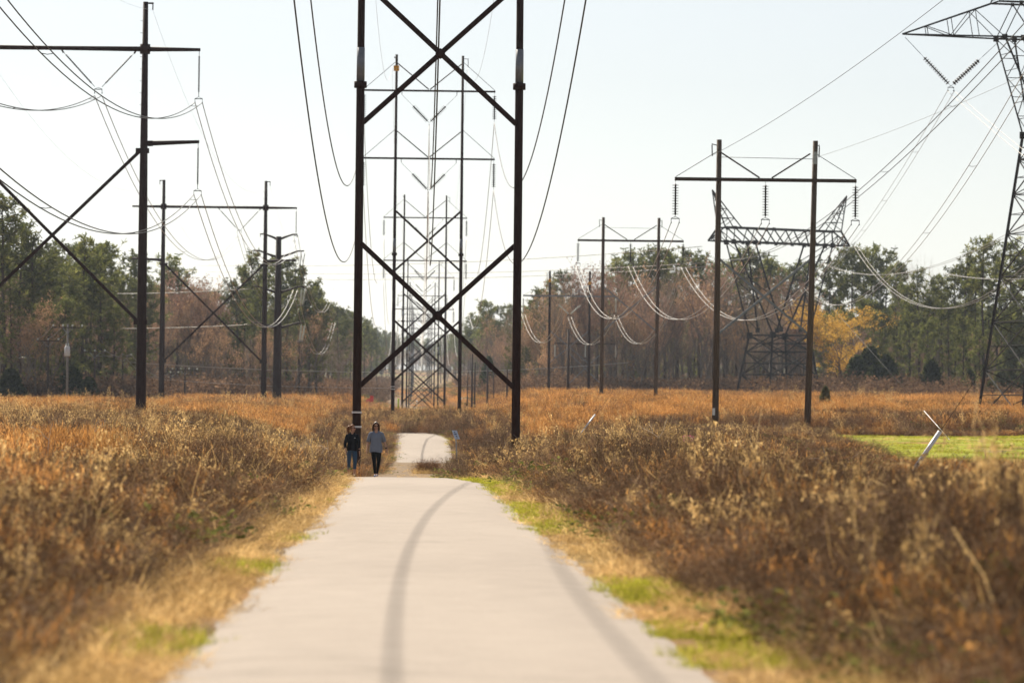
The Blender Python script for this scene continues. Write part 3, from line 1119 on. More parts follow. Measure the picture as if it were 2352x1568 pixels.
for u, v in ((388, 598), (412, 622), (350, 660)):
    tree_uv('pine', u, v, 590, 'round topped pine rising behind the far steel frame at left', 'pines behind the far steel frame', 1.1)
GP = ('tall pine in the dense clump behind the single stout steel pole', 'pines behind the stout steel pole')
for u, v, Y in ((545, 650, 560), (562, 622, 575), (585, 590, 570), (610, 610, 585), (637, 598, 580), (662, 605, 570), (690, 622, 560), (712, 650, 565), (728, 690, 560), (600, 660, 552), (660, 670, 550)):
    tree_uv('pine' if v < 640 else 'lowpine', u, v, Y, GP[0], GP[1], 1.0)
for i in range(9):
    u = 470 + i * 30 + random.uniform(-8, 8)
    tree_uv(random.choice(['brown', 'red', 'grey']), u, random.uniform(700, 760), 535 + random.uniform(0, 10), 'low brown bare tree at the foot of the clump behind the stout steel pole', 'low bare trees behind the steel pole', .9)
GF = ('bare tree at the left side of the cleared strip, between near steel pole and pines', 'bare trees left of the cleared strip')
for u, v, Y in ((748, 705, 640), (766, 735, 660), (784, 752, 690), (800, 748, 720), (812, 772, 700), (742, 760, 600), (770, 790, 620)):
    tree_uv(random.choice(['grey', 'red', 'grey']), u, v, Y, GF[0], GF[1], .75)
GV = ('distant blue green pine down the cleared strip, left of the frames', 'distant pines left of the strip')
for u, v, Y in ((806, 742, 860), (822, 748, 900), (838, 745, 880), (852, 762, 930), (866, 782, 1000), (878, 800, 1080)):
    tree_uv('pine', u, v, Y, GV[0], GV[1], 1.1)
GW = ('distant pine down the cleared strip, right of the frames', 'distant pines right of the strip')
for u, v, Y in ((1066, 778, 1080), (1084, 762, 1000), (1104, 750, 940), (1122, 748, 900), (1142, 745, 880)):
    tree_uv('pine', u, v, Y, GW[0], GW[1], 1.2)
tree_uv('cedar', 1122, 822, 720, 'small pointed cedar right of the cleared strip, beside the short wooden posts', None, .8)
GX = ('bare tree just right of the near steel pole, right of the strip', 'bare trees right of the strip')
for u, v, Y in ((1150, 715, 800), (1166, 700, 780), (1160, 760, 720), (1180, 735, 690), (1142, 780, 760), (1205, 740, 660)):
    tree_uv(random.choice(['grey', 'red', 'brown']), u, v, Y, GX[0], GX[1], .75)
tree_uv('lowpine', 1182, 755, 640, 'yellowish pine right against the near steel pole on the right', None, .9)
tree_uv('lowpine', 1210, 800, 625, 'low pine between near steel pole and brown twin poles', None, .9)
GY = ('pine on the skyline behind the wooden twin-pole frames', 'pines behind the wooden frames')
for u, v, Y in ((1222, 700, 660), (1243, 672, 665), (1268, 650, 680), (1300, 632, 690), (1415, 612, 650), (1432, 600, 660), (1455, 586, 655), (1484, 596, 660), (1508, 578, 650), (1530, 590, 660),
                (1560, 596, 655), (1586, 582, 650), (1608, 592, 660), (1640, 612, 665), (1672, 606, 660), (1694, 590, 655), (1712, 577, 650), (1735, 588, 655), (1758, 602, 660)):
    tree_uv('pine', u, v, Y, GY[0], GY[1], 1.05)
GZ = ('bare tree in the brown wood behind the wooden twin-pole frames', 'bare trees behind the wooden frames')
for i in range(62):
    u = 1195 + i * 10.6 + random.uniform(-6, 6)
    sky_v = float(np.interp(u, [1195, 1250, 1330, 1400, 1700, 1780, 1860], [680, 615, 572, 578, 575, 600, 585]))
    tree_uv(random.choice(['grey', 'brown', 'red', 'grey', 'grey']), u, sky_v + random.uniform(0, 22) if i % 2 else sky_v + random.uniform(40, 140), 608 + random.uniform(0, 38), GZ[0], GZ[1], .8)
for u, v in ((1445, 655), (1478, 690), (1240, 790), (1215, 850)):
    tree_uv('brown', u, v, 604, 'warm orange brown tree standing out in the wood behind the wooden frames', 'orange brown trees', 1.0)
tree_uv('gold', 1940, 684, 562, 'spreading tree with golden yellow spring buds beside the lattice tower', None, 1.5)
GR = ('tall dark green pine in the wood right of the golden tree', 'pines right of the golden tree')
for u, v, Y in ((1775, 615, 655), (1800, 622, 660), (1828, 618, 650), (1852, 612, 655), (1905, 606, 640), (1930, 596, 650), (1958, 578, 640), (1985, 584, 645), (2010, 578, 640), (2034, 586, 640), (2052, 612, 620), (2085, 660, 590), (2114, 628, 560), (2146, 668, 565), (2168, 640, 560), (2196, 620, 555),
                (2222, 602, 550), (2240, 620, 560), (2262, 556, 520), (2290, 600, 545), (2324, 562, 530), (2350, 590, 540), (2390, 570, 530), (2430, 600, 540), (2480, 570, 530)):
    tree_uv('pine', u, v, Y, GR[0], GR[1], .95)
for u, v, Y in ((2090, 720, 545), (2130, 740, 530), (2180, 700, 530), (2215, 730, 520), (2250, 760, 515), (2060, 740, 560), (2300, 720, 515), (2340, 740, 515), (2020, 760, 570), (2400, 720, 515)):
    tree_uv('lowpine', u, v, Y, 'younger bushy pine at the front edge of the right-hand wood', 'young pines at right', .9)
GT = ('leafless tall tree with pale twigs showing above the right-hand pines', 'pale leafless trees above the pines')
for u, v in ((2092, 580), (2112, 566), (2138, 568), (2156, 590), (2072, 620)):
    tree_uv('grey', u, v, 610, GT[0], GT[1], .6)
for u, v, Y, w in ((2000, 800, 530, 1.1), (1968, 820, 528, 1.2), (2036, 818, 526, 1.2), (2015, 838, 523, 1.5)):
    tree_uv('cedar', u, v, Y, 'dark rounded cedar at the wood edge right of the golden tree', 'dark cedars at the wood edge', w)
tree_uv('cedar', 2140, 830, 520, 'brownish dark cedar in front of the pines, left of the big lattice tower', None, 1.1)
tree_uv('cedar', 2228, 850, 512, 'small dark pointed cedar close to the big lattice tower', None, .8)
tree_uv('holly', 1896, 888, 300, 'little juniper bush alone in the orange grass right of the wooden frame', None, .75)
for u, v, Y in ((2300, 850, 508), (2335, 790, 512), (2360, 820, 508), (2275, 875, 506)):
    tree_uv('holly', u, v, Y, 'light green broadleaf shrub behind the foot of the big lattice tower', 'light green shrubs at right', 1.0)
for u, v, Y in ((165, 845, 424), (205, 868, 422)):
    tree_uv('cedar', u, v, Y, 'dark cedar bush at the wood edge behind the pale transformer pole', 'cedars behind the transformer pole', 1.4)
tree_uv('cedar', 25, 850, 420, 'dark cedar bush at the wood edge in the far left corner', None, 1.5)
for u, v in ((1480, 760), (1330, 700), (1620, 700), (1860, 640), (1810, 650), (1835, 690)):
    tree_uv('grey', u, v, 640, GZ[0], GZ[1], .8)

# the depth of the woods behind those trees reads as one mass: far woods (stuff)
far_meshes = []
for kind, k in (('pine', 0), ('pine', 2), ('pine', 4), ('lowpine', 1), ('grey', 0), ('grey', 1), ('brown', 0), ('red', 0)):
    a, b = TREES[kind][k]
    me_ = bpy.data.meshes.new('wood_tree')
    va = np.empty(len(a.vertices) * 3, np.float32)
    a.vertices.foreach_get('co', va)
    vb = np.empty(len(b.vertices) * 3, np.float32)
    b.vertices.foreach_get('co', vb)
    fa = [tuple(p_.vertices) for p_ in a.polygons]
    fb = [tuple(i + len(a.vertices) for i in p_.vertices) for p_ in b.polygons]
    me_.from_pydata(np.concatenate([va, vb]).reshape(-1, 3).tolist(), [], fa + fb)
    me_.materials.append(a.materials[0])
    me_.materials.append(b.materials[0])
    me_.polygons.foreach_set('material_index', np.array([0] * len(fa) + [1] * len(fb), np.int32))
    at_ = me_.attributes.new('shade', 'FLOAT', 'POINT')
    at_.data.foreach_set('value', rng.uniform(0, 1, len(me_.vertices)).astype(np.float32))
    far_meshes.append(me_)
wood_coll = proto_collection('wood', far_meshes)
wx, wy, wh = [], [], []


def wood(x0, x1, y0, y1, n, h0, h1):
    wx.append(rnd(n, x0, x1))
    wy.append(rnd(n, y0, y1))
    wh.append(rnd(n, h0, h1))


wood(-95, -38, 455, 560, 120, 15, 20)
wood(-95, -27, 585, 700, 130, 11, 17)
wood(-110, -14.5, 700, 1000, 230, 14, 20)
wood(-120, -15, 1000, 1700, 300, 15, 21)
wood(18, 140, 655, 760, 200, 12, 17)
wood(66, 150, 560, 660, 130, 12, 16)
wood(14, 150, 760, 1000, 240, 14, 20)
wood(14, 150, 1000, 1700, 300, 15, 21)
wood(-160, 160, 1900, 2600, 620, 14, 20)
wood(-60, -9, 1450, 2000, 120, 14, 19)
wood(8, 60, 1500, 2000, 120, 14, 19)
wx, wy, wh = np.concatenate(wx), np.concatenate(wy), np.concatenate(wh)
n = len(wx)
s_ = wh / 21.0
scatter('far_woods', np.stack([wx, wy, hz(wx, wy)], 1), np.stack([np.zeros(n), np.zeros(n), rnd(n, 0, 6.28)], 1), np.stack([s_ * 1.1, s_ * 1.1, s_], 1),
        rng.integers(0, len(far_meshes), n), wood_coll, 'woods of pine and bare trees going back on both sides of the strip')
# undergrowth at the wood edges
ex, ey, es = [], [], []
for x0, x1, y0, y1, n in ((-62, -33, 424, 470, 420), (-48, -20, 530, 600, 330), (-34, -13, 560, 760, 300), (15, 60, 596, 640, 520), (50, 100, 500, 560, 520), (55, 105, 560, 640, 300), (-14.5, -9, 760, 1300, 120), (13, 30, 660, 1200, 260)):
    ex.append(rnd(n, x0, x1))
    ey.append(rnd(n, y0, y1))
    es.append(rnd(n, 2.2, 5.2))
ex, ey, es = np.concatenate(ex), np.concatenate(ey), np.concatenate(es)
under = Acc()
under.put(ex, ey, 'thicket', es * 1.1, es, .1)
under.done('undergrowth', 'brown leafless undergrowth along the edges of the woods')


# ------------------------------------------------------------------ power line hardware
def disc_string(n=13, pitch=.146, rad=.185, core=.05, top=.25, bottom=.2):
    mb = MB()
    prof = [(0, .012), (-top, .012)]
    z = -top
    for i in range(n):
        prof += [(z - .01, core), (z - .07, core), (z - .085, rad), (z - .105, rad * .95), (z - .115, core)]
        z -= pitch
    prof += [(z - .02, .014), (z - bottom, .014)]
    mb.tube([(0, 0, a) for a, _ in prof], [b for _, b in prof], 8)
    return mb, -(z - bottom)


def polymer_string(L=2.6):
    mb = MB()
    prof = [(0, .018), (-.25, .018)]
    n = 26
    for i in range(n):
        z = -.25 - (L - .5) * i / n
        prof += [(z, .03), (z - .02, .07), (z - .035, .065), (z - .04, .03)]
    prof += [(-L + .2, .02), (-L, .018)]
    mb.tube([(0, 0, a) for a, _ in prof], [b for _, b in prof], 6)
    return mb


D13, L13 = disc_string(13)
ME_DISC = D13.mesh('insulator_discs', M['insul'], True)
D12, L12 = disc_string(12, .165, .2, .05, .2, .12)
ME_DISC12 = D12.mesh('insulator_discs', M['insul'], True)
DG, LG = disc_string(14, .15, .15, .06, .3, .1)
ME_GLASS = DG.mesh('insulator_discs', M['insul_glass'], True)
ME_POLY = polymer_string(2.45).mesh('insulator_rod', M['insul'], True)
mb = MB()
mb.beam((-.25, 0, 0), (.25, 0, 0), .03, .05)
mb.beam((0, 0, .12), (-.25, 0, 0), .025)
mb.beam((0, 0, .12), (.25, 0, 0), .025)
for sx in (-.23, .23):
    mb.beam((sx, 0, 0), (sx, 0, -.22), .03)
    mb.beam((sx, -.12, -.24), (sx, .12, -.24), .05, .06)
ME_YOKE = mb.mesh('yoke', M['steel_dark'])


def hang(parent, name, me_, a, b, L):
    """a string of native length L hung from a to b"""
    a, b = Vector(a), Vector(b)
    d = b - a
    q = Vector((0, 0, -1)).rotation_difference(d.normalized())
    o = link(name, me_, parent)
    o.matrix_basis = Matrix.Translation(a) @ q.to_matrix().to_4x4() @ Matrix.Diagonal((1, 1, d.length / L, 1))
    return o


def part_beam(parent, name, a, b, w, h, mat):
    mb = MB()
    mb.beam(a, b, w, h)
    return mb.build(name, mat, parent)


def part_tube(parent, name, pts, rad, mat, n=10):
    mb = MB()
    mb.tube(pts, rad, n)
    return mb.build(name, mat, parent, True)


def pole_tag(parent, x, y, z, r):
    t = part_beam(parent, 'number_tag', (x - r * .95, y, z), (x + r * .95, y, z), .012, .46, M['tag_yellow'])
    for k, (dx, dz) in enumerate(((-.35, .11), (.35, .11), (-.35, -.11), (.35, -.11))):
        mb = MB()
        c = Vector((x + dx * r, y - .012, z + dz))
        mb.beam(c + Vector((-.22 * r, 0, .06)), c + Vector((.22 * r, 0, .06)), .006, .03)
        mb.beam(c + Vector((0, 0, .05)), c + Vector((0, 0, -.07)), .006, .035)
        mb.build('printed_digit', M['tag_black'], t)
    return t


# ---- central line: brown steel H-frames
SX, SW = .62, 2.75
S_SPAN = [(-50.5, 0.0), (129.5, -.9), (309.0, 1.1), (488.0, .2), (657.0, -1.2), (821.0, .9), (1000.0, 3.6), (1154.0, 6.0), (1330.0, 9.5), (1510.0, 13.5)]
ARM1, ARM2, STOP = 27.5, 21.9, 30.5
LAB_S = {1: 'nearest brown steel H-frame straddling the path, top cut off by the picture',
         2: 'second brown steel H-frame with yellow number tag on its left pole',
         3: 'third brown steel H-frame along the path line, seen inside the second one',
         4: 'fourth H-frame along the central line, much smaller, above the brush',
         5: 'fifth H-frame along the central line, thin in the distance',
         6: 'sixth H-frame along the central line, hazy in the distance',
         7: 'seventh H-frame along the central line, bluish in the haze',
         8: 'eighth H-frame along the central line, faint above the far road',
         9: 'farthest faint H-frame at the end of the central line'}


def s_frame(i, Y, z0):
    t = thing('power_pylon', LAB_S[i], 'power pylon', (SX, Y, z0), 0, 'H-frames of the central line')
    mat = M['steel_brown']
    for s in (-1, 1):
        x = s * SW
        p_ = part_tube(t, 'pole', [(x, 0, -3), (x, 0, 14.0), (x, 0, 14.02), (x * .995, 0, STOP - (.05 if s > 0 else 0))], [.155, .14, .128, .105], mat, 12)
        fl = part_tube(t, 'flange', [(x, 0, 13.9), (x, 0, 13.99), (x, 0, 14.0), (x, 0, 14.12)], [.22, .22, .22, .22], mat, 12)
        part_tube(t, 'sleeve', [(x, 0, 14.14), (x, 0, 15.3)], [.142, .138], M['brace_grey'], 12)
    for s in (-1, 1):
        for z_a, z_b, dy in ((3.6, 8.5, .06), (12.7, 17.55, .06)):
            part_beam(t, 'cross_brace', (-s * (SW - .1), s * .09, z_a), (s * (SW - .1), s * .09, z_b), .15, .17, mat)
    for z_c in (6.05, 15.12):
        part_tube(t, 'brace_plate', [(0, -.2, z_c), (0, .2, z_c)], [.17, .17], mat, 8)
    for za in (ARM1, ARM2):
        part_beam(t, 'crossarm', (-5.45, -.2, za), (5.45, -.2, za), .13, .15, mat)
        for s in (-1, 1):
            part_tube(t, 'arm_brace', [(s * (SW - .12), -.1, za + 2.25), (s * .05, -.2, za + .12)], .045, mat, 6)
            part_tube(t, 'arm_stay', [(s * (SW + .1), -.1, za + 2.35), (s * 5.4, -.2, za + .1)], .022, mat, 5)
            part_beam(t, 'bracket', (s * 2.27, -.2, za - .08), (s * 2.27, -.2, za - .34), .05, .05, mat)
            if i < 7:
                part_tube(t, 'link_rod', [(s * 2.27, -.2, za - .34), (s * 1.5, -.2, za - 1.1)], .012, M['steel_dark'], 4)
                hang(t, 'insulator_string', ME_DISC, (s * 1.5, -.2, za - 1.1), (0.02 * s, -.2, za - 2.62), L13)
                hang(t, 'insulator_string', ME_DISC, (s * 5.38, -.2, za - .08), (s * 5.38, -.2, za - 2.5), L13)
    part_beam(t, 'shield_bracket', (SW, 0, STOP - .3), (SW + .45, 0, STOP - .3), .05, .05, M['galv'])
    part_tube(t, 'shield_hanger', [(SW + .42, 0, STOP - .3), (SW + .42, 0, STOP - 1.0)], .03, M['galv'], 5)
    part_beam(t, 'top_bracket', (-SW - .2, 0, STOP - .25), (-SW, 0, STOP - .25), .05, .12, M['galv'])
    if i == 2:
        pole_tag(t, -SW, -.13, STOP - 1.15, .24)
    if i in (1, 2):
        for z_b in ((2.65, 2.15) if i == 1 else (3.05, 2.85)):
            mb = MB()
            mb.tube([(-SW, 0, z_b), (-SW, 0, z_b + .06)], .172, 12)
            mb.build('white_band', M['band'], t)
    return t


for i, (Y, z0) in enumerate(S_SPAN):
    if i:
        s_frame(i, Y, z0)


# ---- left line: tall steel H-frames with twin conductors
LW = 5.63


def l_frame(label, X, Y, z0):
    t = thing('power_pylon', label, 'power pylon', (X, Y, z0), 0, 'H-frames of the left line')
    mat = M['steel_brown']
    for s in (-1, 1):
        x = s * LW
        part_tube(t, 'pole', [(x, 0, -2), (x, 0, 0), (x, 0, 13), (x, 0, 26.2)], [.33, .33, .27, .16], mat, 14)
        part_beam(t, 'pole_cap_arm', (x - .15 * s, 0, 26.12), (x + s * .5, 0, 26.12), .1, .1, mat)
        part_tube(t, 'shield_hanger', [(x + s * .45, 0, 26.1), (x + s * .45, 0, 25.7)], .04, M['steel_dark'], 5)
        part_tube(t, 'arm_collar', [(x, 0, 22.95), (x, 0, 23.55)], .32, mat, 12)
        part_tube(t, 'crossarm', [(x, 0, 23.25), (x + s * 3.45, 0, 23.25)], [.16, .1], mat, 8)
        part_tube(t, 'lower_arm', [(x, 0, 17.35), (x + s * 3.45, 0, 17.5)], [.17, .1], mat, 8)
        part_beam(t, 'arm_box', (x + s * .25, 0, 17.35), (x + s * .55, 0, 17.36), .3, .34, mat)
        if s < 0:
            part_beam(t, 'cross_brace', (-s * (LW - .2), s * .12, 16.9), (s * (LW - .2), s * .12, 6.2), .17, .2, mat)
            for z_ in (16.9, 6.2):
                part_beam(t, 'brace_box', (x - s * .5, 0, z_), (x + s * .33, 0, z_), .34, .3, mat)
            continue
        for za, zh in ((23.2, 20.3), (17.45, 14.55)):
            hang(t, 'insulator_rod', ME_POLY, (x + s * 3.38, 0, za - .05), (x + s * 3.38, 0, zh), 2.45)
            y_ = link('yoke', ME_YOKE, t)
            y_.location = (x + s * 3.38, 0, zh - .12)
        v = s * 2.75
        for e in (-1, 1):
            hang(t, 'insulator_rod', ME_POLY, (v + e * 2.25, 0, 23.05), (v + e * .22, 0, 20.85), 2.45)
            part_beam(t, 'bracket', (v + e * 2.35, 0, 23.22), (v + e * 2.2, 0, 22.95), .1, .1, mat)
        y_ = link('yoke', ME_YOKE, t)
        y_.location = (v, 0, 20.7)
        part_beam(t, 'cross_brace', (-s * (LW - .2), s * .12, 16.9), (s * (LW - .2), s * .12, 6.2), .17, .2, mat)
        for z_ in (16.9, 6.2):
            part_beam(t, 'brace_box', (x - s * .5, 0, z_), (x + s * .33, 0, z_), .34, .3, mat)
        for k in range(9):
            z_ = 19 + k * .75
            part_beam(t, 'climbing_peg', (x - .25 * s - .05, -.1, z_), (x - .05 * s, -.1, z_), .025, .025, mat)
    part_tube(t, 'crossarm', [(-LW, 0, 23.25), (0, 0, 23.25), (LW, 0, 23.25)], [.16, .13, .16], mat, 8)
    return t


LX1, LY1 = -22.95, 234.0
l_frame('big dark steel frame cut by the left edge, right pole and crossed braces showing', LX1, LY1, 1.2)
l_frame('smaller steel H-frame with X brace just right of the big left one', -22.75, 414.0, 1.4)


# ---- right line: wooden H-frames
RW = 2.72


def r_frame(label, X, Y, z0, top=17.1, arm=14.8, half=5.24, lean=.0, glass=False, steel=False, vee=False, tags=False, xb=(10.3, 5.9)):
    t = thing('power_pylon', label, 'power pylon', (X, Y, z0), 0, 'twin-pole frames of the right line')
    pm = M['steel_brown'] if steel else M['wood']
    am = M['brace_grey'] if steel else M['wood_dark']
    ins = ME_GLASS if glass else ME_DISC12
    Ls = LG if glass else L12
    for s in (-1, 1):
        x = s * RW
        dx = (.16 if s > 0 else .04) * lean
        part_tube(t, 'pole', [(x - dx, 0, -3), (x, 0, top * .5), (x + dx * .6, 0, top)], [.2, .175, .145], pm, 12)
        part_tube(t, 'arm_brace', [(x - s * .15, -.1, arm + 1.55), (s * .35, -.17, arm + .12)], .05, am, 6)
        part_tube(t, 'arm_stay', [(x + s * .1, -.1, arm + 1.6), (s * (half - .05), -.17, arm + .12)], .02, M['steel_dark'], 5)
        if vee:
            hang(t, 'insulator_string', ins, (s * 1.62, -.17, arm - 1.1), (s * .1, -.17, arm - 2.45), Ls)
            part_tube(t, 'link_rod', [(s * 2.3, -.17, arm - .1), (s * 1.62, -.17, arm - 1.1)], .015, M['steel_dark'], 4)
        hang(t, 'insulator_string', ins, (s * (half - .05), -.17, arm - .1), (s * (half - .05), -.17, arm - 2.2), Ls)
        y_ = link('yoke', ME_YOKE, t)
        y_.location = (s * (half - .05), -.17, arm - 2.28)
        part_beam(t, 'cross_brace', (-s * (RW - .05), s * .1 + .12, xb[0]), (s * (RW - .05), s * .1 + .12, xb[1]), .1, .12, M['brace_grey'])
        part_beam(t, 'shield_bracket', (x, 0, top - .35), (x + s * .4, 0, top - .25), .05, .05, M['steel_dark'])
        part_tube(t, 'shield_hanger', [(x + s * .38, 0, top - .3), (x + s * .36, 0, top - .95)], .035, M['insul'], 5)
        if tags:
            pole_tag(t, x, -.17, top - 1.3 - (.3 if s > 0 else 0), .2)
    if not vee:
        hang(t, 'insulator_string', ins, (0, -.17, arm - .1), (0, -.17, arm - 2.2), Ls)
    y_ = link('yoke', ME_YOKE, t)
    y_.location = (0, -.17, arm - (2.28 if not vee else 2.58))
    part_beam(t, 'crossarm', (-half, -.19, arm), (half, -.19, arm), .16, .2, am)
    part_tube(t, 'static_wire', [(-RW, 0, top - 1.0), (RW, 0, top - 1.05)], .016, M['wire_dark'], 4)
    return t


R1X, R1Y = 19.83, 215.0
fr = r_frame('large wooden H-frame with horizontal crossarm and three hanging insulator strings', R1X, R1Y, .7, lean=1.6)
part_beam(fr, 'white_plate', (-RW - .22, -.18, 1.45), (-RW - .08, -.18, 1.45), .02, .4, M['tag_white'])
part_beam(fr, 'switch_box', (RW + .02, -.18, 16.1), (RW + .26, -.18, 16.1), .1, .7, M['galv'])
r_frame('middle sized wooden H-frame left of the large wooden one', 20.75, 369.0, 4.5, lean=.8)
r_frame('smaller brown frame with pale glass V insulators, next to the nearest steel frame', 20.4, 509.0, 3.4, top=18.4, arm=15.0, half=6.35, glass=True, steel=True, vee=True, tags=True)
r_frame('smallest wooden frame low in the trees behind the brown one', 26.2, 590.0, 4.6, top=11.3, arm=9.0, half=4.85, glass=True, xb=(7.6, 2.6))

# ---- stout single steel pole
mx, my = P(636, 900, 440).x, 440.0
mz = ground_z(mx, my)
t = thing('steel_pole', 'stout single steel pole with four pairs of upswept arms', 'power pole', (mx, my, mz))
top_m = P(636, 543, 440).z - mz
part_tube(t, 'pole', [(0, 0, -1), (0, 0, 0), (0, 0, top_m * .5), (0, 0, top_m)], [.56, .55, .45, .31], M['steel_brown'], 16)
for vb_, vt_, hs in ((547, 541, 2.2), (588, 579, 3.0), (669.5, 661, 3.1), (751, 744, 3.1)):
    zb_, zt_ = P(636, vb_, 440).z - mz, P(636, vt_, 440).z - mz + .15
    for s in (-1, 1):
        part_tube(t, 'arm', [(s * .2, 0, zb_ - .1), (s * hs * .35, 0, zb_ + .15), (s * hs * .75, 0, zt_), (s * hs, 0, zt_ + .02)], [.15, .13, .1, .08], M['steel_brown'], 8)
        if vb_ > 560 and s > 0:
            for dx in (-.22, .22):
                hang(t, 'insulator_string', ME_GLASS if vb_ > 600 else ME_POLY, (hs + dx - .1, 0, zt_ - .1), (hs + dx * .6 - .35, -.3, zt_ - 2.1), LG if vb_ > 600 else 2.45)
            part_beam(t, 'yoke', (hs - .9, -.3, zt_ - 2.15), (hs - .1, -.3, zt_ - 2.12), .08, .08, M['galv'])
        else:
            part_tube(t, 'hanger', [(s * (hs - .05), 0, zt_), (s * (hs - .05), 0, zt_ - .35)], .04, M['steel_dark'], 5)
MPOLE = t

# ---- lattice towers
mb = MB()   # unit angle iron along z
q = [(0, 0), (1, 0), (1, .14), (.14, .14), (.14, 1), (0, 1)]
mb.add([Vector((a - .3, b - .3, 0)) for a, b in q] + [Vector((a - .3, b - .3, 1)) for a, b in q],
       [(5, 4, 3, 2, 1, 0), (6, 7, 8, 9, 10, 11)] + [(k, (k + 1) % 6, (k + 1) % 6 + 6, k + 6) for k in range(6)])
ME_ANGLE = mb.mesh('angle_iron', M['galv_dark'])
mb = MB()
mb.beam((-.5, 0, 0), (.5, 0, 0), .2, 1)
ME_PLATE = mb.mesh('gusset', M['galv_dark'])


def member(parent, name, a, b, w):
    a, b = Vector(a), Vector(b)
    d = b - a
    o = link(name, ME_ANGLE, parent)
    o.matrix_basis = Matrix.Translation(a) @ d.to_track_quat('Z', 'Y').to_matrix().to_4x4() @ Matrix.Diagonal((w, w, d.length, 1))
    return o


def gusset(parent, c, w):
    o = link('gusset_plate', ME_PLATE, parent)
    o.matrix_basis = Matrix.Translation(c) @ Matrix.Diagonal((w, w, w, 1))


def lattice(label, X, Y, z0, rz, b, zw, ww, zb, zt, xo, xi, yd, xa, xt, panels, peak, nweb, lw=.2, bw=.1, inner=.3):
    t = thing('lattice_tower', label, 'power pylon', (X, Y, z0), rz, 'steel lattice towers')
    V = Vector
    lv = [0] + [zw * (1 - (1 - k / panels) ** 1.25) for k in range(1, panels + 1)]

    def cor(z):
        h = b + (ww - b) * z / zw
        return [V((sx * h, sy * h, z)) for sx, sy in ((-1, -1), (1, -1), (1, 1), (-1, 1))]
    for k in range(4):
        member(t, 'leg', cor(-1.0)[k], cor(zw)[k], lw)
    for i in range(panels):
        A, B = cor(lv[i]), cor(lv[i + 1])
        for k in range(4):
            k2 = (k + 1) % 4
            member(t, 'diagonal', A[k], B[k2], bw)
            member(t, 'diagonal', A[k2], B[k], bw)
            member(t, 'horizontal', B[k], B[k2], bw)
            mid = (A[k] + A[k2] + B[k] + B[k2]) / 4
            member(t, 'secondary_brace', mid, (A[k] + B[k]) / 2, bw * .7)
            member(t, 'secondary_brace', mid, (A[k2] + B[k2]) / 2, bw * .7)
    for c in cor(zw):
        gusset(t, c, lw * 3)
    # splayed upper legs
    for sx in (-1, 1):
        for sy in (-1, 1):
            o0, o1 = V((sx * ww, sy * ww, zw)), V((sx * xo, sy * yd, zb))
            i0, i1 = V((sx * ww * inner, sy * ww, zw + (.8 if inner < .6 else 0))), V((sx * xi, sy * yd, zb))
            member(t, 'upper_leg', o0, o1, lw * .85)
            member(t, 'upper_leg', i0, i1, lw * .85)
            n = 5
            for k in range(n):
                a0, a1 = o0.lerp(o1, k / n), o0.lerp(o1, (k + 1) / n)
                c0, c1 = i0.lerp(i1, k / n), i0.lerp(i1, (k + 1) / n)
                member(t, 'diagonal', a0 if k % 2 else c0, c1 if k % 2 else a1, bw * .8)
                if k:
                    member(t, 'horizontal', a0, c0, bw * .7)
            gusset(t, o1, lw * 2.4)
            gusset(t, i1, lw * 2.2)
            gusset(t, i0, lw * 2.2)
        for k in range(1, 6):
            f = k / 6
            a0 = V((sx * (ww + (xo - ww) * f), -(ww + (yd - ww) * f), zw + (zb - zw) * f))
            a1 = V((a0.x, -a0.y, a0.z))
            member(t, 'horizontal', a0, a1, bw * .7)
    # bridge with arms
    for sy in (-1, 1):
        y = sy * yd
        member(t, 'bottom_chord', (-xo, y, zb), (xo, y, zb), lw * .8)
        member(t, 'top_chord', (-xt, y, zt), (xt, y, zt), lw * .8)
        for i in range(nweb):
            xa0, xa1 = -xo + 2 * xo * i / nweb, -xo + 2 * xo * (i + 1) / nweb
            xm = (xa0 + xa1) / 2
            k = xt / xo
            member(t, 'web', (xa0, y, zb), (xm * k, y, zt), bw)
            member(t, 'web', (xm * k, y, zt), (xa1, y, zb), bw)
            if i % 2 == 0:
                gusset(t, V((xm * k, y, zt)), lw * 1.6)
            gusset(t, V((xa0, y, zb)), lw * 1.6)
        for sx in (-1, 1):
            tip = V((sx * xa, 0, zb))
            member(t, 'arm_chord', (sx * xo, y, zb), tip, lw * .7)
            member(t, 'arm_chord', (sx * xt, y, zt), tip, lw * .7)
            for f in (.25, .5, .75):
                lo = V((sx * xo, y, zb)).lerp(tip, f)
                hi = V((sx * xt, y, zt)).lerp(tip, f)
                member(t, 'web', lo, hi, bw * .8)
                lo2 = V((sx * xo, y, zb)).lerp(tip, f - .25)
                member(t, 'web', lo2 if f != .5 else lo, hi if f != .5 else V((sx * xt, y, zt)).lerp(tip, f - .25), bw * .8)
            if peak:
                px_, pz_ = peak
                pk = V((sx * px_, 0, pz_))
                base_a, base_b = V((sx * xt, y, zt)), V((sx * (xt - 2.8), y, zt))
                member(t, 'peak_leg', base_a, pk, bw * 1.2)
                member(t, 'peak_leg', base_b, pk, bw * 1.2)
                for f in (.25, .5, .72):
                    member(t, 'web', base_a.lerp(pk, f), base_b.lerp(pk, f), bw * .7)
                    member(t, 'web', base_a.lerp(pk, f - .22), base_b.lerp(pk, f), bw * .7)
    for i in range(nweb + 1):
        x = -xo + 2 * xo * i / nweb
        member(t, 'horizontal', (x, -yd, zb), (x, yd, zb), bw * .8)
    return t


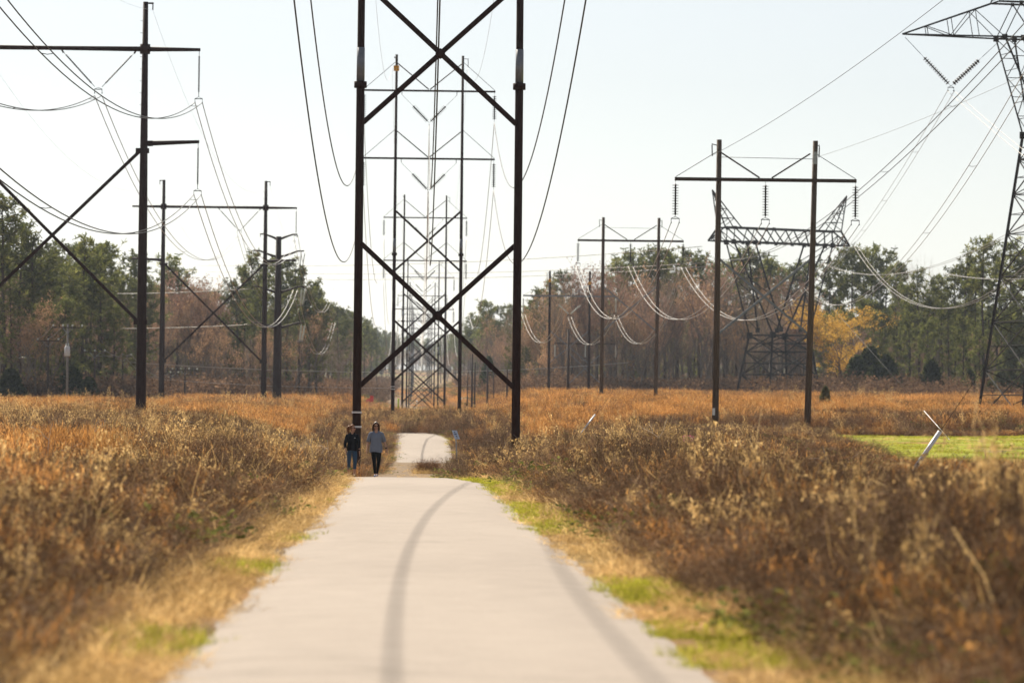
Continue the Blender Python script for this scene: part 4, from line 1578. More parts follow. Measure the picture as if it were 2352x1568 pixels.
T2X, T2Y, T2Z = P(1788, 900, 537).x, 537.0, 4.6
lattice('distant lattice tower with long truss bridge and two horns, behind the wooden frame', T2X, T2Y, T2Z, R(28), 4.45, 9.4, 3.05, 22.6, 24.6, 8.5, 4.9, 1.0, 12.2, 10.0, 3, (11.6, 29.9), 6, .3, .15, .55)
T1 = P(2430, 900, 277)
T1Z = 1.9
tw = lattice('tall dark lattice tower cut by the right edge, arm with V insulator string', T1.x, 277.0, T1Z, R(12), 4.6, 21.3, 2.1, 28.3, 30.9, 4.75, 3.3, .9, 12.4, 5.2, 7, (3.2, 36.5), 3, .17, .075, .75)
for (a, b_) in (((-12.2, 0, 28.1), (-8.6, 0, 24.6)), ((-4.9, 0, 28.0), (-8.6, 0, 24.6))):
    a, b_ = Vector(a), Vector(b_)
    m_ = a.lerp(b_, .34)
    part_tube(tw, 'link_rod', [a, m_], .02, M['steel_dark'], 4)
    hang(tw, 'insulator_string', ME_DISC, m_, b_, L13)
y_ = link('yoke', ME_YOKE, tw)
y_.location = (-8.6, 0, 24.5)


# ---- conductors
def wire_pts(a, b, sag, n=44):
    a, b = Vector(a), Vector(b)
    return [a.lerp(b, t) - Vector((0, 0, 4 * sag * t * (1 - t))) for t in (i / n for i in range(n + 1))]


def wire(label, a, b, sag, rad=.024, twin=False, mat='wire', name='power_line', group=None, off=.23):
    a, b = Vector(a), Vector(b)
    o = thing(name, label, 'cable', a, 0, group) if twin else None
    if twin:
        d = (b - a)
        s = Vector((d.y, -d.x, 0)).normalized() * off
        base = wire_pts(a, b, sag)
        for k in (-1, 1):
            mb_ = MB()
            mb_.tube([q - a + s * k for q in base], rad, 5)
            mb_.build('conductor', M[mat], o, True)
        L = d.length
        for k in range(1, int(L // 45) + 1):
            q = base[int(44 * k * 45 / L)] - a
            mb_ = MB()
            mb_.tube([q - s, q + Vector((0, 0, -.04)), q + s], .015, 4)
            mb_.build('spacer', M[mat], o)
        return o
    mb_ = MB()
    mb_.tube([q - a for q in wire_pts(a, b, sag)], rad, 5)
    return tag(mb_.build(name, M[mat], None, True, a), label, 'cable', group)


def sag_through(a, b, u, v):
    """the sag with which a span from a to b passes picture point (u, v)"""
    a, b = Vector(a), Vector(b)
    best = None
    inv = CAM_ROT.to_3x3().transposed()
    for i in range(1, 400):
        t = i / 400
        q = a.lerp(b, t)
        c = inv @ (q - Vector((0, 0, EYE)))
        if c.z > -1:
            continue
        uu = 1176 + c.x / -c.z * FPX
        if best is None or abs(uu - u) < best[0]:
            vv = 784 - c.y / -c.z * FPX
            best = (abs(uu - u), (v - vv) * (-c.z) / FPX / (4 * t * (1 - t)))
    return best[1]


ORD = ['behind the camera', 'nearest', 'second', 'third', 'fourth', 'fifth', 'sixth', 'seventh', 'eighth', 'farthest']
for i in range(8):
    (ya, za), (yb, zb_) = S_SPAN[i], S_SPAN[i + 1]
    seg = 'from overhead to the nearest central frame' if i == 0 else 'between the %s and %s central frames' % (ORD[i], ORD[i + 1])
    for nm, x, arm in (('left', -5.38, 0), ('middle', 0, 0), ('right', 5.38, 0), ('left', -5.38, 1), ('middle', 0, 1), ('right', 5.38, 1)):
        h = (ARM1, ARM2)[arm] - (2.55 if x else 2.7)
        sg = ((9.4, 8.6)[arm] if i else (9.7, 7.9)[arm]) * ((yb - ya) / 180) ** 2
        wire('%s %s conductor %s' % (('upper', 'lower')[arm], nm, seg), (SX + x, ya, za + h), (SX + x, yb, zb_ + h), sg, .02 if i == 0 else .034 if i == 1 else .026, mat='wire_dark' if i < 2 else 'wire', group='conductors of the central line')  # near spans, seen against the sky, take the silhouette-dark copy
    if i < 4:
        for s in (-1, 1):
            wire('thin %s shield wire %s' % ('left' if s < 0 else 'right', seg), (SX + s * 3.1, ya, za + 29.5), (SX + s * 3.1, yb, zb_ + 29.5), 6.2, .008, mat='wire', group='shield wires of the central line')
LSP = [(LX1 - .1, 54.0, 1.0), (LX1, 234.0, 1.2), (-22.75, 414.0, 1.4), (-22.6, 594.0, 2.4)]
LN = ['from the upper left to the big left frame', 'between the big and the smaller left frame', 'beyond the smaller left frame into the wood']
for i in range(3):
    (xa, ya, za), (xb, yb, zb_) = LSP[i], LSP[i + 1]
    for nm, x, h in (('outer top', LW + 3.38, 19.95), ('inner', 2.75, 20.3), ('outer low', LW + 3.38, 14.2)):
        wire('%s twin conductor %s' % (nm, LN[i]), (xa + x, ya, za + h), (xb + x, yb, zb_ + h), (6.0, 6.0, 6.0)[i], .026, True, 'wire_dark' if i == 0 else 'wire', group='twin conductors of the left line')
    for s in (-1, 1):
        wire('hair thin %s shield wire %s' % ('left' if s < 0 else 'right', LN[i]), (xa + s * (LW + .45), ya, za + 25.7), (xb + s * (LW + .45), yb, zb_ + 25.7), 4.5, .007, group='shield wires of the left line')
# right line
c1 = [(x + R1X, R1Y - .17, .7 + 12.3) for x in (-5.19, 0, 5.19)]
c2 = [(x + 20.75, 369 - .17, 4.5 + 12.3) for x in (-5.19, 0, 5.19)]
c3 = [(20.4 + x, 509 - .17, 3.4 + z) for x, z in ((-6.3, 12.5), (0, 12.2), (6.3, 12.5))]
c4 = [(26.2 + x, 590 - .17, 4.6 + 6.5) for x in (-4.8, 0, 4.8)]
for k, nm in enumerate(('left', 'middle', 'right')):
    wire('bright %s twin conductor sagging between the large and middle wooden frames' % nm, c1[k], c2[k], 5.4, .022, True, group='twin conductors of the right line')
    wire('bright %s twin conductor sagging between the middle wooden and brown frames' % nm, c2[k], c3[k], 5.6, .024, True, group='twin conductors of the right line')
    wire('%s conductor between the brown frame and the smallest wooden frame' % nm, c3[k], c4[k], 2.0, .02, group='twin conductors of the right line')
# lines between the two lattice towers and crossing spans
tl = P(1632, 590, 538)
wire('dark twin conductor rising from the distant lattice tower to the upper right corner', tl, P(2700, -330, 150), sag_through(tl, P(2700, -330, 150), 2352, 72), .03, True, 'wire_dark', off=.3)
tl = P(1850, 660, 534)
wire('twin conductor with a spacer climbing steeply right of the wooden frame', tl, P(2520, -120, 160), sag_through(tl, P(2520, -120, 160), 2205, 427), .022, True, 'wire', off=.25)
tl = P(1890, 605, 535)
wire('long shallow twin conductor from the distant tower to the big lattice tower', tl, P(2560, 380, 280), sag_through(tl, P(2560, 380, 280), 2150, 610), .022, True, 'wire', off=.25)
tl = P(1966, 566, 530)
wire('brightest deep twin conductor hanging in front of the right-hand pines', tl, P(2480, 480, 330), sag_through(tl, P(2480, 480, 330), 2130, 705), .026, True, 'wire', off=.28)
tl = P(2170, 628, 520)
wire('flat bright twin conductor running off right in front of the pines', tl, P(2600, 590, 420), sag_through(tl, P(2600, 590, 420), 2352, 640), .026, True, 'wire', off=.25)
vv = Vector((T1.x, 277, T1Z)) + Matrix.Rotation(R(12), 3, 'Z') @ Vector((-8.6, 0, 24.25))
wire('twin conductor falling left from the V string of the big lattice tower', vv, P(1880, 640, 534), sag_through(vv, P(1880, 640, 534), 2045, 440), .02, True, 'wire', off=.25)
e = P(2640, 560, 200)
wire('pale twin conductor falling right from the V string of the big lattice tower', vv, e, sag_through(vv, e, 2352, 352), .018, True, 'wire', off=.25)
a = (R1X - RW - .36, R1Y, .7 + 16.2)
e = P(2450, -230, 120)
wire('shield wire from the left top of the large wooden frame to the top right', a, e, sag_through(a, e, 2055, 85), .013, mat='wire_dark')
a = (R1X + RW + .36, R1Y, .7 + 16.2)
e = P(2700, 0, 150)
wire('thin pale shield wire from the right top of the large wooden frame', a, e, sag_through(a, e, 2352, 172), .009)
for k, (va, ul, ul_v) in enumerate(((566, 750, 610), (604, 750, 629), (612, 760, 642))):
    a = P(1612 + 4 * k, va, 536)
    e = P(-160, 575 + 10 * k, 620)
    wire('%s of three conductors crossing the sky level from tower to left wood' % ('top', 'middle', 'lowest')[k], a, e, sag_through(a, e, ul, ul_v), .03, True, 'wire', group='conductors crossing the strip', off=.2)
for k, (vv_, arm_v) in enumerate(((674, 663), (754, 745))):
    a = P(640 - 60, arm_v, 440)
    e = P(-160, vv_ - 30, 640)
    wire('%s pale conductor from the stout steel pole into the left wood' % ('upper', 'lower')[k], a, e, sag_through(a, e, 320, vv_), .035, True, 'wire', off=.15)
a, e = P(300, 832, 470), P(1446, 832, 595)
wire('low pale cable crossing the whole strip in front of the woods', a, e, sag_through(a, e, 760, 853), .035, True, 'wire', off=.15)
a, e = P(330, 868, 475), P(1100, 884, 600)
wire('lowest thin cable crossing behind the steel poles just above the grass', a, e, .8, .025, mat='wire')


# ---- distribution poles
def small_pole(label, u, vtop, vbase, Y, arm=None, mat='wood', r=.13, xf=False, group=None, ins=3, armw=2.5, lean=0):
    top = P(u, vtop, Y)
    g = min(ground_z(top.x, Y), P(u, vbase, Y).z)
    t = thing('utility_pole', label, 'utility pole', (top.x, Y, g), 0, group)
    h = top.z - g
    part_tube(t, 'pole', [(-lean, 0, -1), (0, 0, h)], [r * 1.25, r * .85], M[mat], 10)
    heads = []
    if arm:
        za = P(u, arm, Y).z - g
        part_beam(t, 'crossarm', (-armw / 2, -.15, za), (armw / 2, -.15, za), .1, .12, M['wood_dark'])
        for k in range(ins):
            x = -armw / 2 + .1 + (armw - .2) * k / (ins - 1)
            mb_ = MB()
            mb_.tube([(x, -.15, za + .05), (x, -.15, za + .14), (x, -.15, za + .16), (x, -.15, za + .26), (x, -.15, za + .32)], [.03, .05, .1, .1, .05], 8)
            mb_.build('insulator', M['insul_glass'], t, True)
            heads.append(Vector((top.x + x, Y - .15, g + za + .28)))
        for s in (-1, 1):
            part_beam(t, 'arm_brace', (s * .6, -.12, za - .02), (0, -.12, za - .65), .03, .05, M['galv'])
    if xf:
        z = P(u, 806, Y).z - g
        part_tube(t, 'transformer_can', [(.0, -.42, z - .55), (0, -.42, z - .5), (0, -.42, z + .42), (0, -.42, z + .5)], [.27, .3, .3, .2], M['transformer'], 14)
        for s in (-1, 1):
            part_tube(t, 'bushing', [(s * .14, -.42, z + .48), (s * .14, -.42, z + .58), (s * .14, -.42, z + .85)], [.04, .07, .03], M['insul_glass'], 7)
        part_beam(t, 'can_bracket', (0, -.2, z + .2), (0, 0, z + .2), .2, .08, M['galv'])
    return heads


GD = 'distribution poles at the left wood edge'
hB = small_pole('pale utility pole with grey transformer can at the left wood edge', 156, 744, 925, 405, 752, 'concrete_pole', .12, True, GD, 4, 3.3)
hA = small_pole('dark utility pole with crossarm left of the transformer pole', 111, 772, 922, 418, 783, 'wood_dark', .11, False, GD)
hC = small_pole('dark utility pole with crossarm right of the transformer pole', 218, 800, 920, 428, 809, 'wood_dark', .11, False, GD)
hD = small_pole('dark utility pole close left of the big steel pole', 282, 810, 920, 440, 818, 'wood_dark', .11, False, GD, 3, 2.2)
hE = small_pole('thin utility pole with glinting insulators between the two left steel frames', 425, 843, 922, 520, 850, 'wood_dark', .12, False, GD, 4, 3.6)
hF = small_pole('thin short pole beside the glinting one between the left steel frames', 392, 850, 922, 525, 858, 'wood_dark', .11, False, GD, 3, 2.4)
for k in range(3):
    wire('%s distribution cable from transformer pole to the dark pole at its left' % ('left', 'middle', 'right')[k], hB[k], hA[k], .25, .03, group='distribution cables')
    e = hA[k] + Vector((-3.6 - .3 * k, 14, -1.0))
    e2 = Vector((hA[k].x - 7.2, 446, hA[k].z - 1.6))
    wire('%s distribution cable sagging left from the dark pole into the wood' % ('left', 'middle', 'right')[k], hA[k], e2, .9, .03, group='distribution cables')
    wire('%s distribution cable from crossarm pole towards the big steel pole' % ('left', 'middle', 'right')[k], hC[k], hD[k], .5, .022, group='distribution cables')
    wire('%s distribution cable passing behind the big left steel pole' % ('left', 'middle', 'right')[k], hD[k], hF[k], 1.6, .02, group='distribution cables')
for u, vt, vb_, Y, lab, r, arm in ((1085, 812, 932, 520, 'taller of the two dark poles standing together right of the strip', .13, None),
                                   (1091, 832, 932, 530, 'shorter of the two dark poles standing together right of the strip', .12, None),
                                   (1074, 856, 930, 560, 'thin short post just left of the two dark poles', .08, None),
                                   (1120, 842, 932, 540, 'broad short post midway between dark poles and near steel pole', .13, None),
                                   (1134, 855, 932, 545, 'slim short post right of the broad one', .08, None),
                                   (1165, 848, 935, 470, 'thin dark post standing right beside the near steel pole', .1, None),
                                   (1306, 762, 936, 500, 'grey wooden pole between the two poles of the brown frame', .16, None)):
    small_pole(lab, u, vt, vb_, Y, arm, 'wood_dark', r)


# ---- guys with pale guards
def guy(label, foot, guard_to, anchor, rad=.012, gr=.045):
    foot, anchor = Vector(foot), Vector(anchor)
    t = thing('guy_wire', label, 'guy wire', foot)
    d = (anchor - foot).normalized()
    part_tube(t, 'strand', [d * -.3, anchor - foot], rad * .6, M['steel_dark'], 5)
    part_tube(t, 'guard', [d * .05, d * guard_to], gr, M['pvc'], 8)
    part_tube(t, 'anchor_rod', [d * -.7, d * .1], .018, M['galv'], 6)


f = P(2098, 1080, 94)
guy('broad pale guy guard leaning right in the brush in front of the lawn', f, (P(2160, 990, 94) - f).length, P(2700, 200, 95), .012, .055)
f = P(2180, 1014, 186)
f.z = ground_z(f.x, 186) + .02
guy('thin grey guy guard leaning left on the green lawn', f, 5.0, (R1X + RW + .1, R1Y - .2, 9.4), .012, .014)
f = P(1342, 984, 206)
guy('thin pale guy guard in the brush left of the large wooden frame', f, (P(1370, 942, 206) - f).length, (R1X - RW - .1, R1Y - .2, 11.0), .01, .045)

# ---- small things
sg = P(1047, 998, 172)
t = thing('trail_sign', 'small tilted pale blue sign in the brush right of the path', 'sign', (sg.x, 172, ground_z(sg.x, 172)), R(14))
zc = sg.z - ground_z(sg.x, 172)
part_beam(t, 'post', (.12, .05, -.3), (.0, .03, zc + .1), .05, .04, M['galv'])
mb = MB()
pan = [Vector((-.19, 0, .2)), Vector((.04, 0, .2)), Vector((.19, 0, -.2)), Vector((-.04, 0, -.2))]
mb.add([q + Vector((0, -.012, 0)) for q in pan] + [q + Vector((0, .012, 0)) for q in pan], [(0, 3, 2, 1), (4, 5, 6, 7), (0, 1, 5, 4), (1, 2, 6, 5), (2, 3, 7, 6), (3, 0, 4, 7)])
M['sign_blue'] = surf('pale_blue_sign', (.42, .55, .75), (.55, .66, .82), 4, .4)
M['sign_ink'] = surf('sign_ink', (.07, .1, .2), (.1, .13, .25), 4, .5)
pn = mb.build('panel', M['sign_blue'], t)
pn.location = (0, 0, zc)
mb = MB()
for x, z, w, h in ((-.06, .11, .07, .05), (-.02, .03, .11, .06), (.03, -.06, .08, .05), (.06, -.13, .1, .03)):
    mb.beam((x - w / 2, -.016, z), (x + w / 2, -.016, z), .006, h)
mb.build('printed_marks', M['sign_ink'], pn)

rp = P(1580, 1011, 100)
mb = MB()
random.seed(3)
for loop in range(3):
    a0 = random.uniform(0, 6.28)
    pts = [Vector((math.cos(a0 + k * .7) * (.11 + .03 * loop), math.sin(k * 1.1) * .05, math.sin(a0 + k * .7) * .07 + .03 * loop)) for k in range(8)]
    mb.ribbon(pts, .03, .03, Vector((.1, .25, 1)).normalized(), random.random())
mb.ribbon([Vector((0, 0, 0)), Vector((-.05, 0, -.1)), Vector((-.12, 0, -.2))], .04, .035, Vector((1, .2, .3)).normalized(), .9)
tag(mb.build('flagging_tape', M['pink'], None, False, rp), 'pink flagging tape knotted on brush left of the wooden frame', 'tape')
mb = MB()
mb.tube([(0, 0, -1.2), (.02, 0, .3)], .02, 5)
tag(mb.build('flag_stake', M['wood_dark'], None, False, rp), 'thin stake holding the pink tape up in the brush', 'stake')

# red marker by the far road, lime guard at a pole, white sphere and pale litter far off
rb = P(850, 915, 640)
t = thing('red_marker', 'small red cloth marker beyond the brush left of the second frame', 'marker', (rb.x, 640, ground_z(rb.x, 640)))
h = rb.z - ground_z(rb.x, 640)
part_tube(t, 'stake', [(0, 0, -.5), (0, 0, h + .6)], .04, M['wood_dark'], 6)
mb = MB()
pts = [Vector((0, 0, .55)), Vector((.35, .1, .5)), Vector((.6, -.05, .42)), Vector((.55, 0, -.5)), Vector((.1, .08, -.62)), Vector((-.75, 0, -.55)), Vector((-.55, .05, -.1)), Vector((-.05, 0, .0))]
mb.add(pts + [q + Vector((0, .03, 0)) for q in pts], [tuple(range(7, -1, -1)), tuple(range(8, 16))] + [(k, (k + 1) % 8, (k + 1) % 8 + 8, k + 8) for k in range(8)])
o = mb.build('cloth', M['red'], t)
o.location = (0, -.05, h)
lp_ = P(915, 927, 487)
mb = MB()
mb.tube([(0, 0, -.7), (0, 0, -.65), (0, 0, .68), (0, 0, .72)], [.06, .12, .11, .05], 8)
tag(mb.build('pole_guard', M['lime'], None, True, lp_), 'lime yellow guard at the foot of the third frame left pole', 'guard')
for u, v, Y, lab in ((1058, 915, 420, 'small white ball marker right of the second frame pole'), (958, 922, 560, 'pale bucket-like white marker under the far crossed braces')):
    q = P(u, v, Y)
    mb = MB()
    mb.ellipsoid((0, 0, 0), (.16, .16, .16), 10, 7)
    mb.tube([(0, 0, -1.6), (0, 0, -.12)], .03, 5)
    tag(mb.build('marker_ball', M['tag_white'], None, True, q), lab, 'marker')
# perching birds on the lattice bridge
for k, (u, lab) in enumerate(((1691, 'left one of two tiny birds on the lattice tower bridge'), (1702, 'right one of two tiny birds on the lattice tower bridge'))):
    q = P(u, 526, 537)
    mb = MB()
    mb.ellipsoid((0, 0, .18), (.13, .2, .16), 8, 6)
    mb.ellipsoid((.02, -.1, .36), (.08, .09, .08), 7, 5)
    mb.beam((0, .1, .15), (0, .38, .02), .07, .03)
    mb.beam((0, 0, .08), (0, 0, -.05), .03)
    tag(mb.build('bird', M['tag_black'], None, True, q), lab, 'bird', 'birds on the tower')


# ------------------------------------------------------------------ people
def pmat(name, ca, cb, rough=.8, scale=18):
    return surf(name, ca, cb, scale, rough, 0, .06, (1, 1, 1), .15, .004)


M['skin'] = pmat('skin', (.45, .25, .17), (.54, .32, .23), .55, 8)
M['hair_auburn'] = pmat('auburn_hair', (.1, .035, .012), (.22, .085, .028), .38, 40)
M['hair_dark'] = pmat('dark_brown_hair', (.03, .014, .009), (.085, .036, .018), .38, 40)
M['jacket'] = pmat('black_fleece', (.006, .006, .009), (.014, .014, .018), .9)
M['jeans'] = pmat('blue_denim', (.03, .065, .125), (.06, .115, .19), .85, 60)
M['tee'] = pmat('heather_grey_blue_cotton', (.13, .155, .21), (.21, .235, .3), .9, 50)
M['leggings'] = pmat('black_leggings', (.004, .004, .005), (.01, .01, .012), .8)
M['shoe_dark'] = pmat('dark_shoe', (.01, .011, .016), (.025, .027, .035), .6)
M['shoe_pale'] = pmat('pale_blue_shoe', (.2, .22, .42), (.6, .6, .68), .6, 14)
M['black_plastic'] = pmat('black_plastic', (.004, .004, .004), (.008, .008, .008), .2)
M['lip'] = pmat('lips', (.3, .09, .08), (.34, .11, .1), .5)


def skin_mesh(name, chains, root, mats, matfn, sub=2, extra=None):
    """chains: lists of (pos, rx, ry); shared joints merge. Returns one continuous mesh."""
    vs_, idx, ed, rad = [], {}, [], []

    def vid(p_, r_):
        k = tuple(round(c, 4) for c in p_)
        if k not in idx:
            idx[k] = len(vs_)
            vs_.append(p_)
            rad.append(r_)
        return idx[k]
    for ch in chains:
        prev = None
        for p_, rx, ry in ch:
            i = vid(p_, (rx, ry))
            if prev is not None and prev != i:
                ed.append((prev, i))
            prev = i
    me_ = bpy.data.meshes.new(name)
    me_.from_pydata(vs_, ed, [])
    o = bpy.data.objects.new(name + '_tmp', me_)
    COL.objects.link(o)
    md = o.modifiers.new('skin', 'SKIN')
    md.use_smooth_shade = True
    md.branch_smoothing = .6
    sv = me_.skin_vertices[0].data if me_.skin_vertices else None
    if sv is None:
        bpy.context.view_layer.objects.active = o
        o.select_set(True)
        bpy.ops.mesh.customdata_skin_add()
        sv = me_.skin_vertices[0].data
    for i, r_ in enumerate(rad):
        sv[i].radius = r_
        sv[i].use_root = False
    sv[idx[tuple(round(c, 4) for c in root)]].use_root = True
    s = o.modifiers.new('sub', 'SUBSURF')
    s.levels = s.render_levels = sub
    dg = bpy.context.evaluated_depsgraph_get()
    ev = o.evaluated_get(dg)
    res = bpy.data.meshes.new_from_object(ev)
    bpy.data.objects.remove(o)
    if extra:
        mb_ = MB()
        mb_.v = [v.co.copy() for v in res.vertices]
        mb_.f = [tuple(p_.vertices) for p_ in res.polygons]
        mb_.sh = [.5] * len(mb_.v)
        mb_.mi = [0] * len(mb_.f)
        n0 = len(mb_.f)
        extra(mb_)
        ex_mi = mb_.mi[n0:]
        res = mb_.mesh(name, [], True)
    else:
        n0, ex_mi = len(res.polygons), []
    res.materials.clear()
    for m_ in mats:
        res.materials.append(m_)
    for k, p_ in enumerate(res.polygons):
        p_.use_smooth = True
        p_.material_index = ex_mi[k - n0] if k >= n0 else matfn(p_.center)
    return res


def hand(w, d, side, thumb):
    """palm + five finger chains hanging from wrist w along direction d; returns chains"""
    w, d = Vector(w), Vector(d).normalized()
    s = Vector(side).normalized()
    pc = w + d * .05
    ch = [[(tuple(w), .026, .02), (tuple(pc), .036, .018)]]
    for k, L in ((-1.5, .062), (-.5, .075), (.5, .08), (1.5, .07)):
        b0 = pc + d * .035 + s * k * .019
        k1 = b0 + d * L * .5 + Vector((0, -.006, 0))
        k2 = b0 + d * L + Vector((0, -.02, 0))
        ch.append([(tuple(pc), .036, .018), (tuple(b0), .011, .011), (tuple(k1), .0095, .0095), (tuple(k2), .0075, .0075)])
    t0 = pc - d * .02 + s * thumb * .042 + Vector((0, -.012, 0))
    ch.append([(tuple(pc), .036, .018), (tuple(t0), .012, .012), (tuple(t0 + d * .05 + s * thumb * .012), .009, .009)])
    return ch


def head_extra(c, yaw, pitch, glasses):
    def fn(mb_):
        rot = Matrix.Rotation(yaw, 3, 'Z') @ Matrix.Rotation(pitch, 3, 'X')
        o0 = len(mb_.v)

        def shape(q):          # narrower jaw, flatter face, brow and cheek
            z = q.z
            k = 1.0 if z > -.1 else 1 - .34 * min(1, (-.1 - z) / .9)
            return Vector((q.x * k, q.y * (k if q.y < 0 else 1.0) * (1.0 if q.y > 0 else .93), z))
        mb_.ellipsoid((0, 0, 0), (.076, .098, .118), 20, 14, .5, 0, shape)
        mb_.ellipsoid((0, -.098, -.012), (.013, .022, .03), 8, 6, .5, 0)       # nose
        mb_.ellipsoid((0, -.078, -.06), (.027, .012, .009), 8, 5, .5, 1)       # mouth
        mb_.ellipsoid((0, -.06, -.096), (.024, .018, .015), 8, 5, .5, 0)       # chin
        for s in (-1, 1):
            mb_.ellipsoid((s * .031, -.083, .012), (.014, .009, .009), 8, 5, .5, 2)
            mb_.ellipsoid((s * .077, .008, -.01), (.01, .022, .032), 7, 5, .5, 0)
        for i in range(o0, len(mb_.v)):
            mb_.v[i] = rot @ mb_.v[i] + Vector(c)
    return fn


def woman(label, u, vfoot, Y, height, rz, cfg):
    f_ = P(u, vfoot, Y)
    gz_ = ground_z(f_.x, Y) + .035
    t = thing('person', label, 'person', (f_.x, Y, gz_), rz, 'walkers on the path')
    s = height / 1.66
    t.scale = (s, s, s)
    H = cfg
    pel, wai, che, uch, nb, nck = (0, 0, .90), (0, -.005, 1.04), (0, -.01, 1.19), (0, .005, 1.30), (0, .012, 1.375), (0, .008, 1.43)
    chains = [[(pel, .16, .118), (wai, .132, .1), (che, .15, .112), (uch, .105, .085), (nb, .062, .06), (nck, .05, .05), ((0, -.008, 1.5), .052, .056)]]
    for (hip, kn, an, toe) in (H['leg_l'], H['leg_r']):
        heel = (an[0], an[1] + .045, an[2] - .035)
        chains.append([(pel, .16, .118), (hip, .098, .1), (((hip[0] + kn[0]) / 2, (hip[1] + kn[1]) / 2, (hip[2] + kn[2]) / 2), .08, .083), (kn, .055, .06),
                       (((kn[0] * .65 + an[0] * .35), (kn[1] * .65 + an[1] * .35) + .015, (kn[2] * .65 + an[2] * .35)), .054, .058), (an, .034, .036), (((an[0] + toe[0]) / 2, (an[1] + toe[1]) / 2, toe[2] + .025), .038, .036), (toe, .036, .026)])
        chains.append([(an, .034, .036), (heel, .036, .034)])
    for (sh, el, wr, hd) in (H['arm_l'], H['arm_r']):
        chains.append([(uch, .105, .085), (sh, .05, .05), (((sh[0] + el[0]) / 2, (sh[1] + el[1]) / 2, (sh[2] + el[2]) / 2), .044, .044), (el, .037, .037), (wr, .026, .022)])
        chains += hand(wr, hd, (0, 1, 0), -1)
    pants_z, shoe_z = H['pants_z'], .085
    zj = H['waist_z']

    def mf(c):
        if c.z < shoe_z:
            return 5
        if c.z < pants_z:
            return 0
        if c.z < zj + .12:
            for sh_, el_, wr_, hd_ in (H['arm_l'], H['arm_r']):
                tip = Vector(wr_) + Vector(hd_).normalized() * .2
                for q0, q1 in ((Vector(el_), Vector(wr_)), (Vector(wr_), tip)):
                    ab = q1 - q0
                    tt = max(0, min(1, (Vector(c) - q0).dot(ab) / ab.length_squared))
                    if (Vector(c) - q0 - ab * tt).length < .085 and abs(c.x) > .185:
                        return 0
            return 4
        return 0
    body = skin_mesh('body', chains, pel, [M['skin'], M['lip'], M['black_plastic'], M['jacket'], M[H['pants']], M[H['shoe']]], mf, 2, head_extra(H['head'], H['yaw'], H['pitch'], True))
    link('body', body, t)
    # top: a looser shell over torso and sleeves: an elliptical sweep for the trunk, tubes for the sleeves
    g = H['loose']
    nr, rings = 28, []
    zs = [(H['hem_z'], .158 + g, .128 + g * .9), (H['hem_z'] + .02, .162 + g, .13 + g * .9), (.95, .156 + g * .9, .125 + g), (1.05, .138 + g * .8, .116 + g * .8), (1.13, .145 + g * .5, .13 + g * .4), (1.20, .158 + g * .3, .138 + g * .2), (1.27, .16, .118), (1.325, .15, .1), (1.355, .14, .088), (1.38, .105, .078), (1.40, .078, .07), (H['collar'], .064, .066)]
    mbt = MB()
    vs_ = []
    for zi, rx, ry in zs:
        for k in range(nr):
            a_ = 2 * math.pi * k / nr
            cx, sy_ = math.cos(a_), math.sin(a_)
            e_ = .82
            x_ = math.copysign(abs(cx) ** e_, cx) * rx
            y_ = math.copysign(abs(sy_) ** e_, sy_) * ry
            fold = .004 * math.sin(5 * a_ + zi * 23) + .003 * math.sin(11 * a_ - zi * 31)
            yb = -.012 if 1.08 < zi < 1.28 and sy_ < 0 else 0
            zz = zi
            if zi > 1.34 and sy_ < 0:      # neckline dips in front
                zz -= H['vneck'] * max(0, -sy_) ** 3 * (zi - 1.34) / .06
            if zi < H['hem_z'] + .03:
                zz += .012 * math.sin(3 * a_ + 1)
            vs_.append(Vector((x_ * (1 + fold), y_ * (1 + fold) + yb, zz)))
    fs_ = [(j * nr + k, j * nr + (k + 1) % nr, (j + 1) * nr + (k + 1) % nr, (j + 1) * nr + k) for j in range(len(zs) - 1) for k in range(nr)]
    mbt.add(vs_, fs_)
    for (sh, el, wr, hd) in (H['arm_l'], H['arm_r']):
        sh_, el_, wr_ = Vector(sh), Vector(el), Vector(wr)
        inn = Vector((sh_.x * .55, 0, sh_.z - .012))
        pts = [inn, sh_.lerp(inn, .35) + Vector((0, 0, .002)), sh_ + Vector((0, 0, -.008)), sh_.lerp(el_, .25), sh_.lerp(el_, .6)]
        rr = [.072, .069, .064, .06 + g * .2, .056 + g * .3]
        if H['sleeve'] > 1:
            pts += [el_, el_.lerp(wr_, H['sleeve'] - 1)]
            rr += [.052, .045]
        else:
            pts.append(sh_.lerp(el_, H['sleeve']))
            rr.append(.054 + g * .4)
        mbt.tube(pts, rr, 14, True)
    o = mbt.build('jacket' if H['top'] == 'jacket' else 'tee_shirt', M[H['top']], t, True)
    # hair, glasses, watch
    rot = (Matrix.Translation(H['head']) @ Matrix.Rotation(H['yaw'], 4, 'Z') @ Matrix.Rotation(H['pitch'], 4, 'X'))
    mb_ = MB()

    def cap(q):
        k = 1 + .04 * math.sin(q.x * 9 + q.z * 7)
        if q.y < -.2 and q.z < .5:
            return Vector((q.x * .93, max(q.y, -.12), max(q.z, -.1)))
        return q * k
    mb_.ellipsoid((0, .014, .02), (.088, .104, .112), 22, 16, .5, 0, cap)
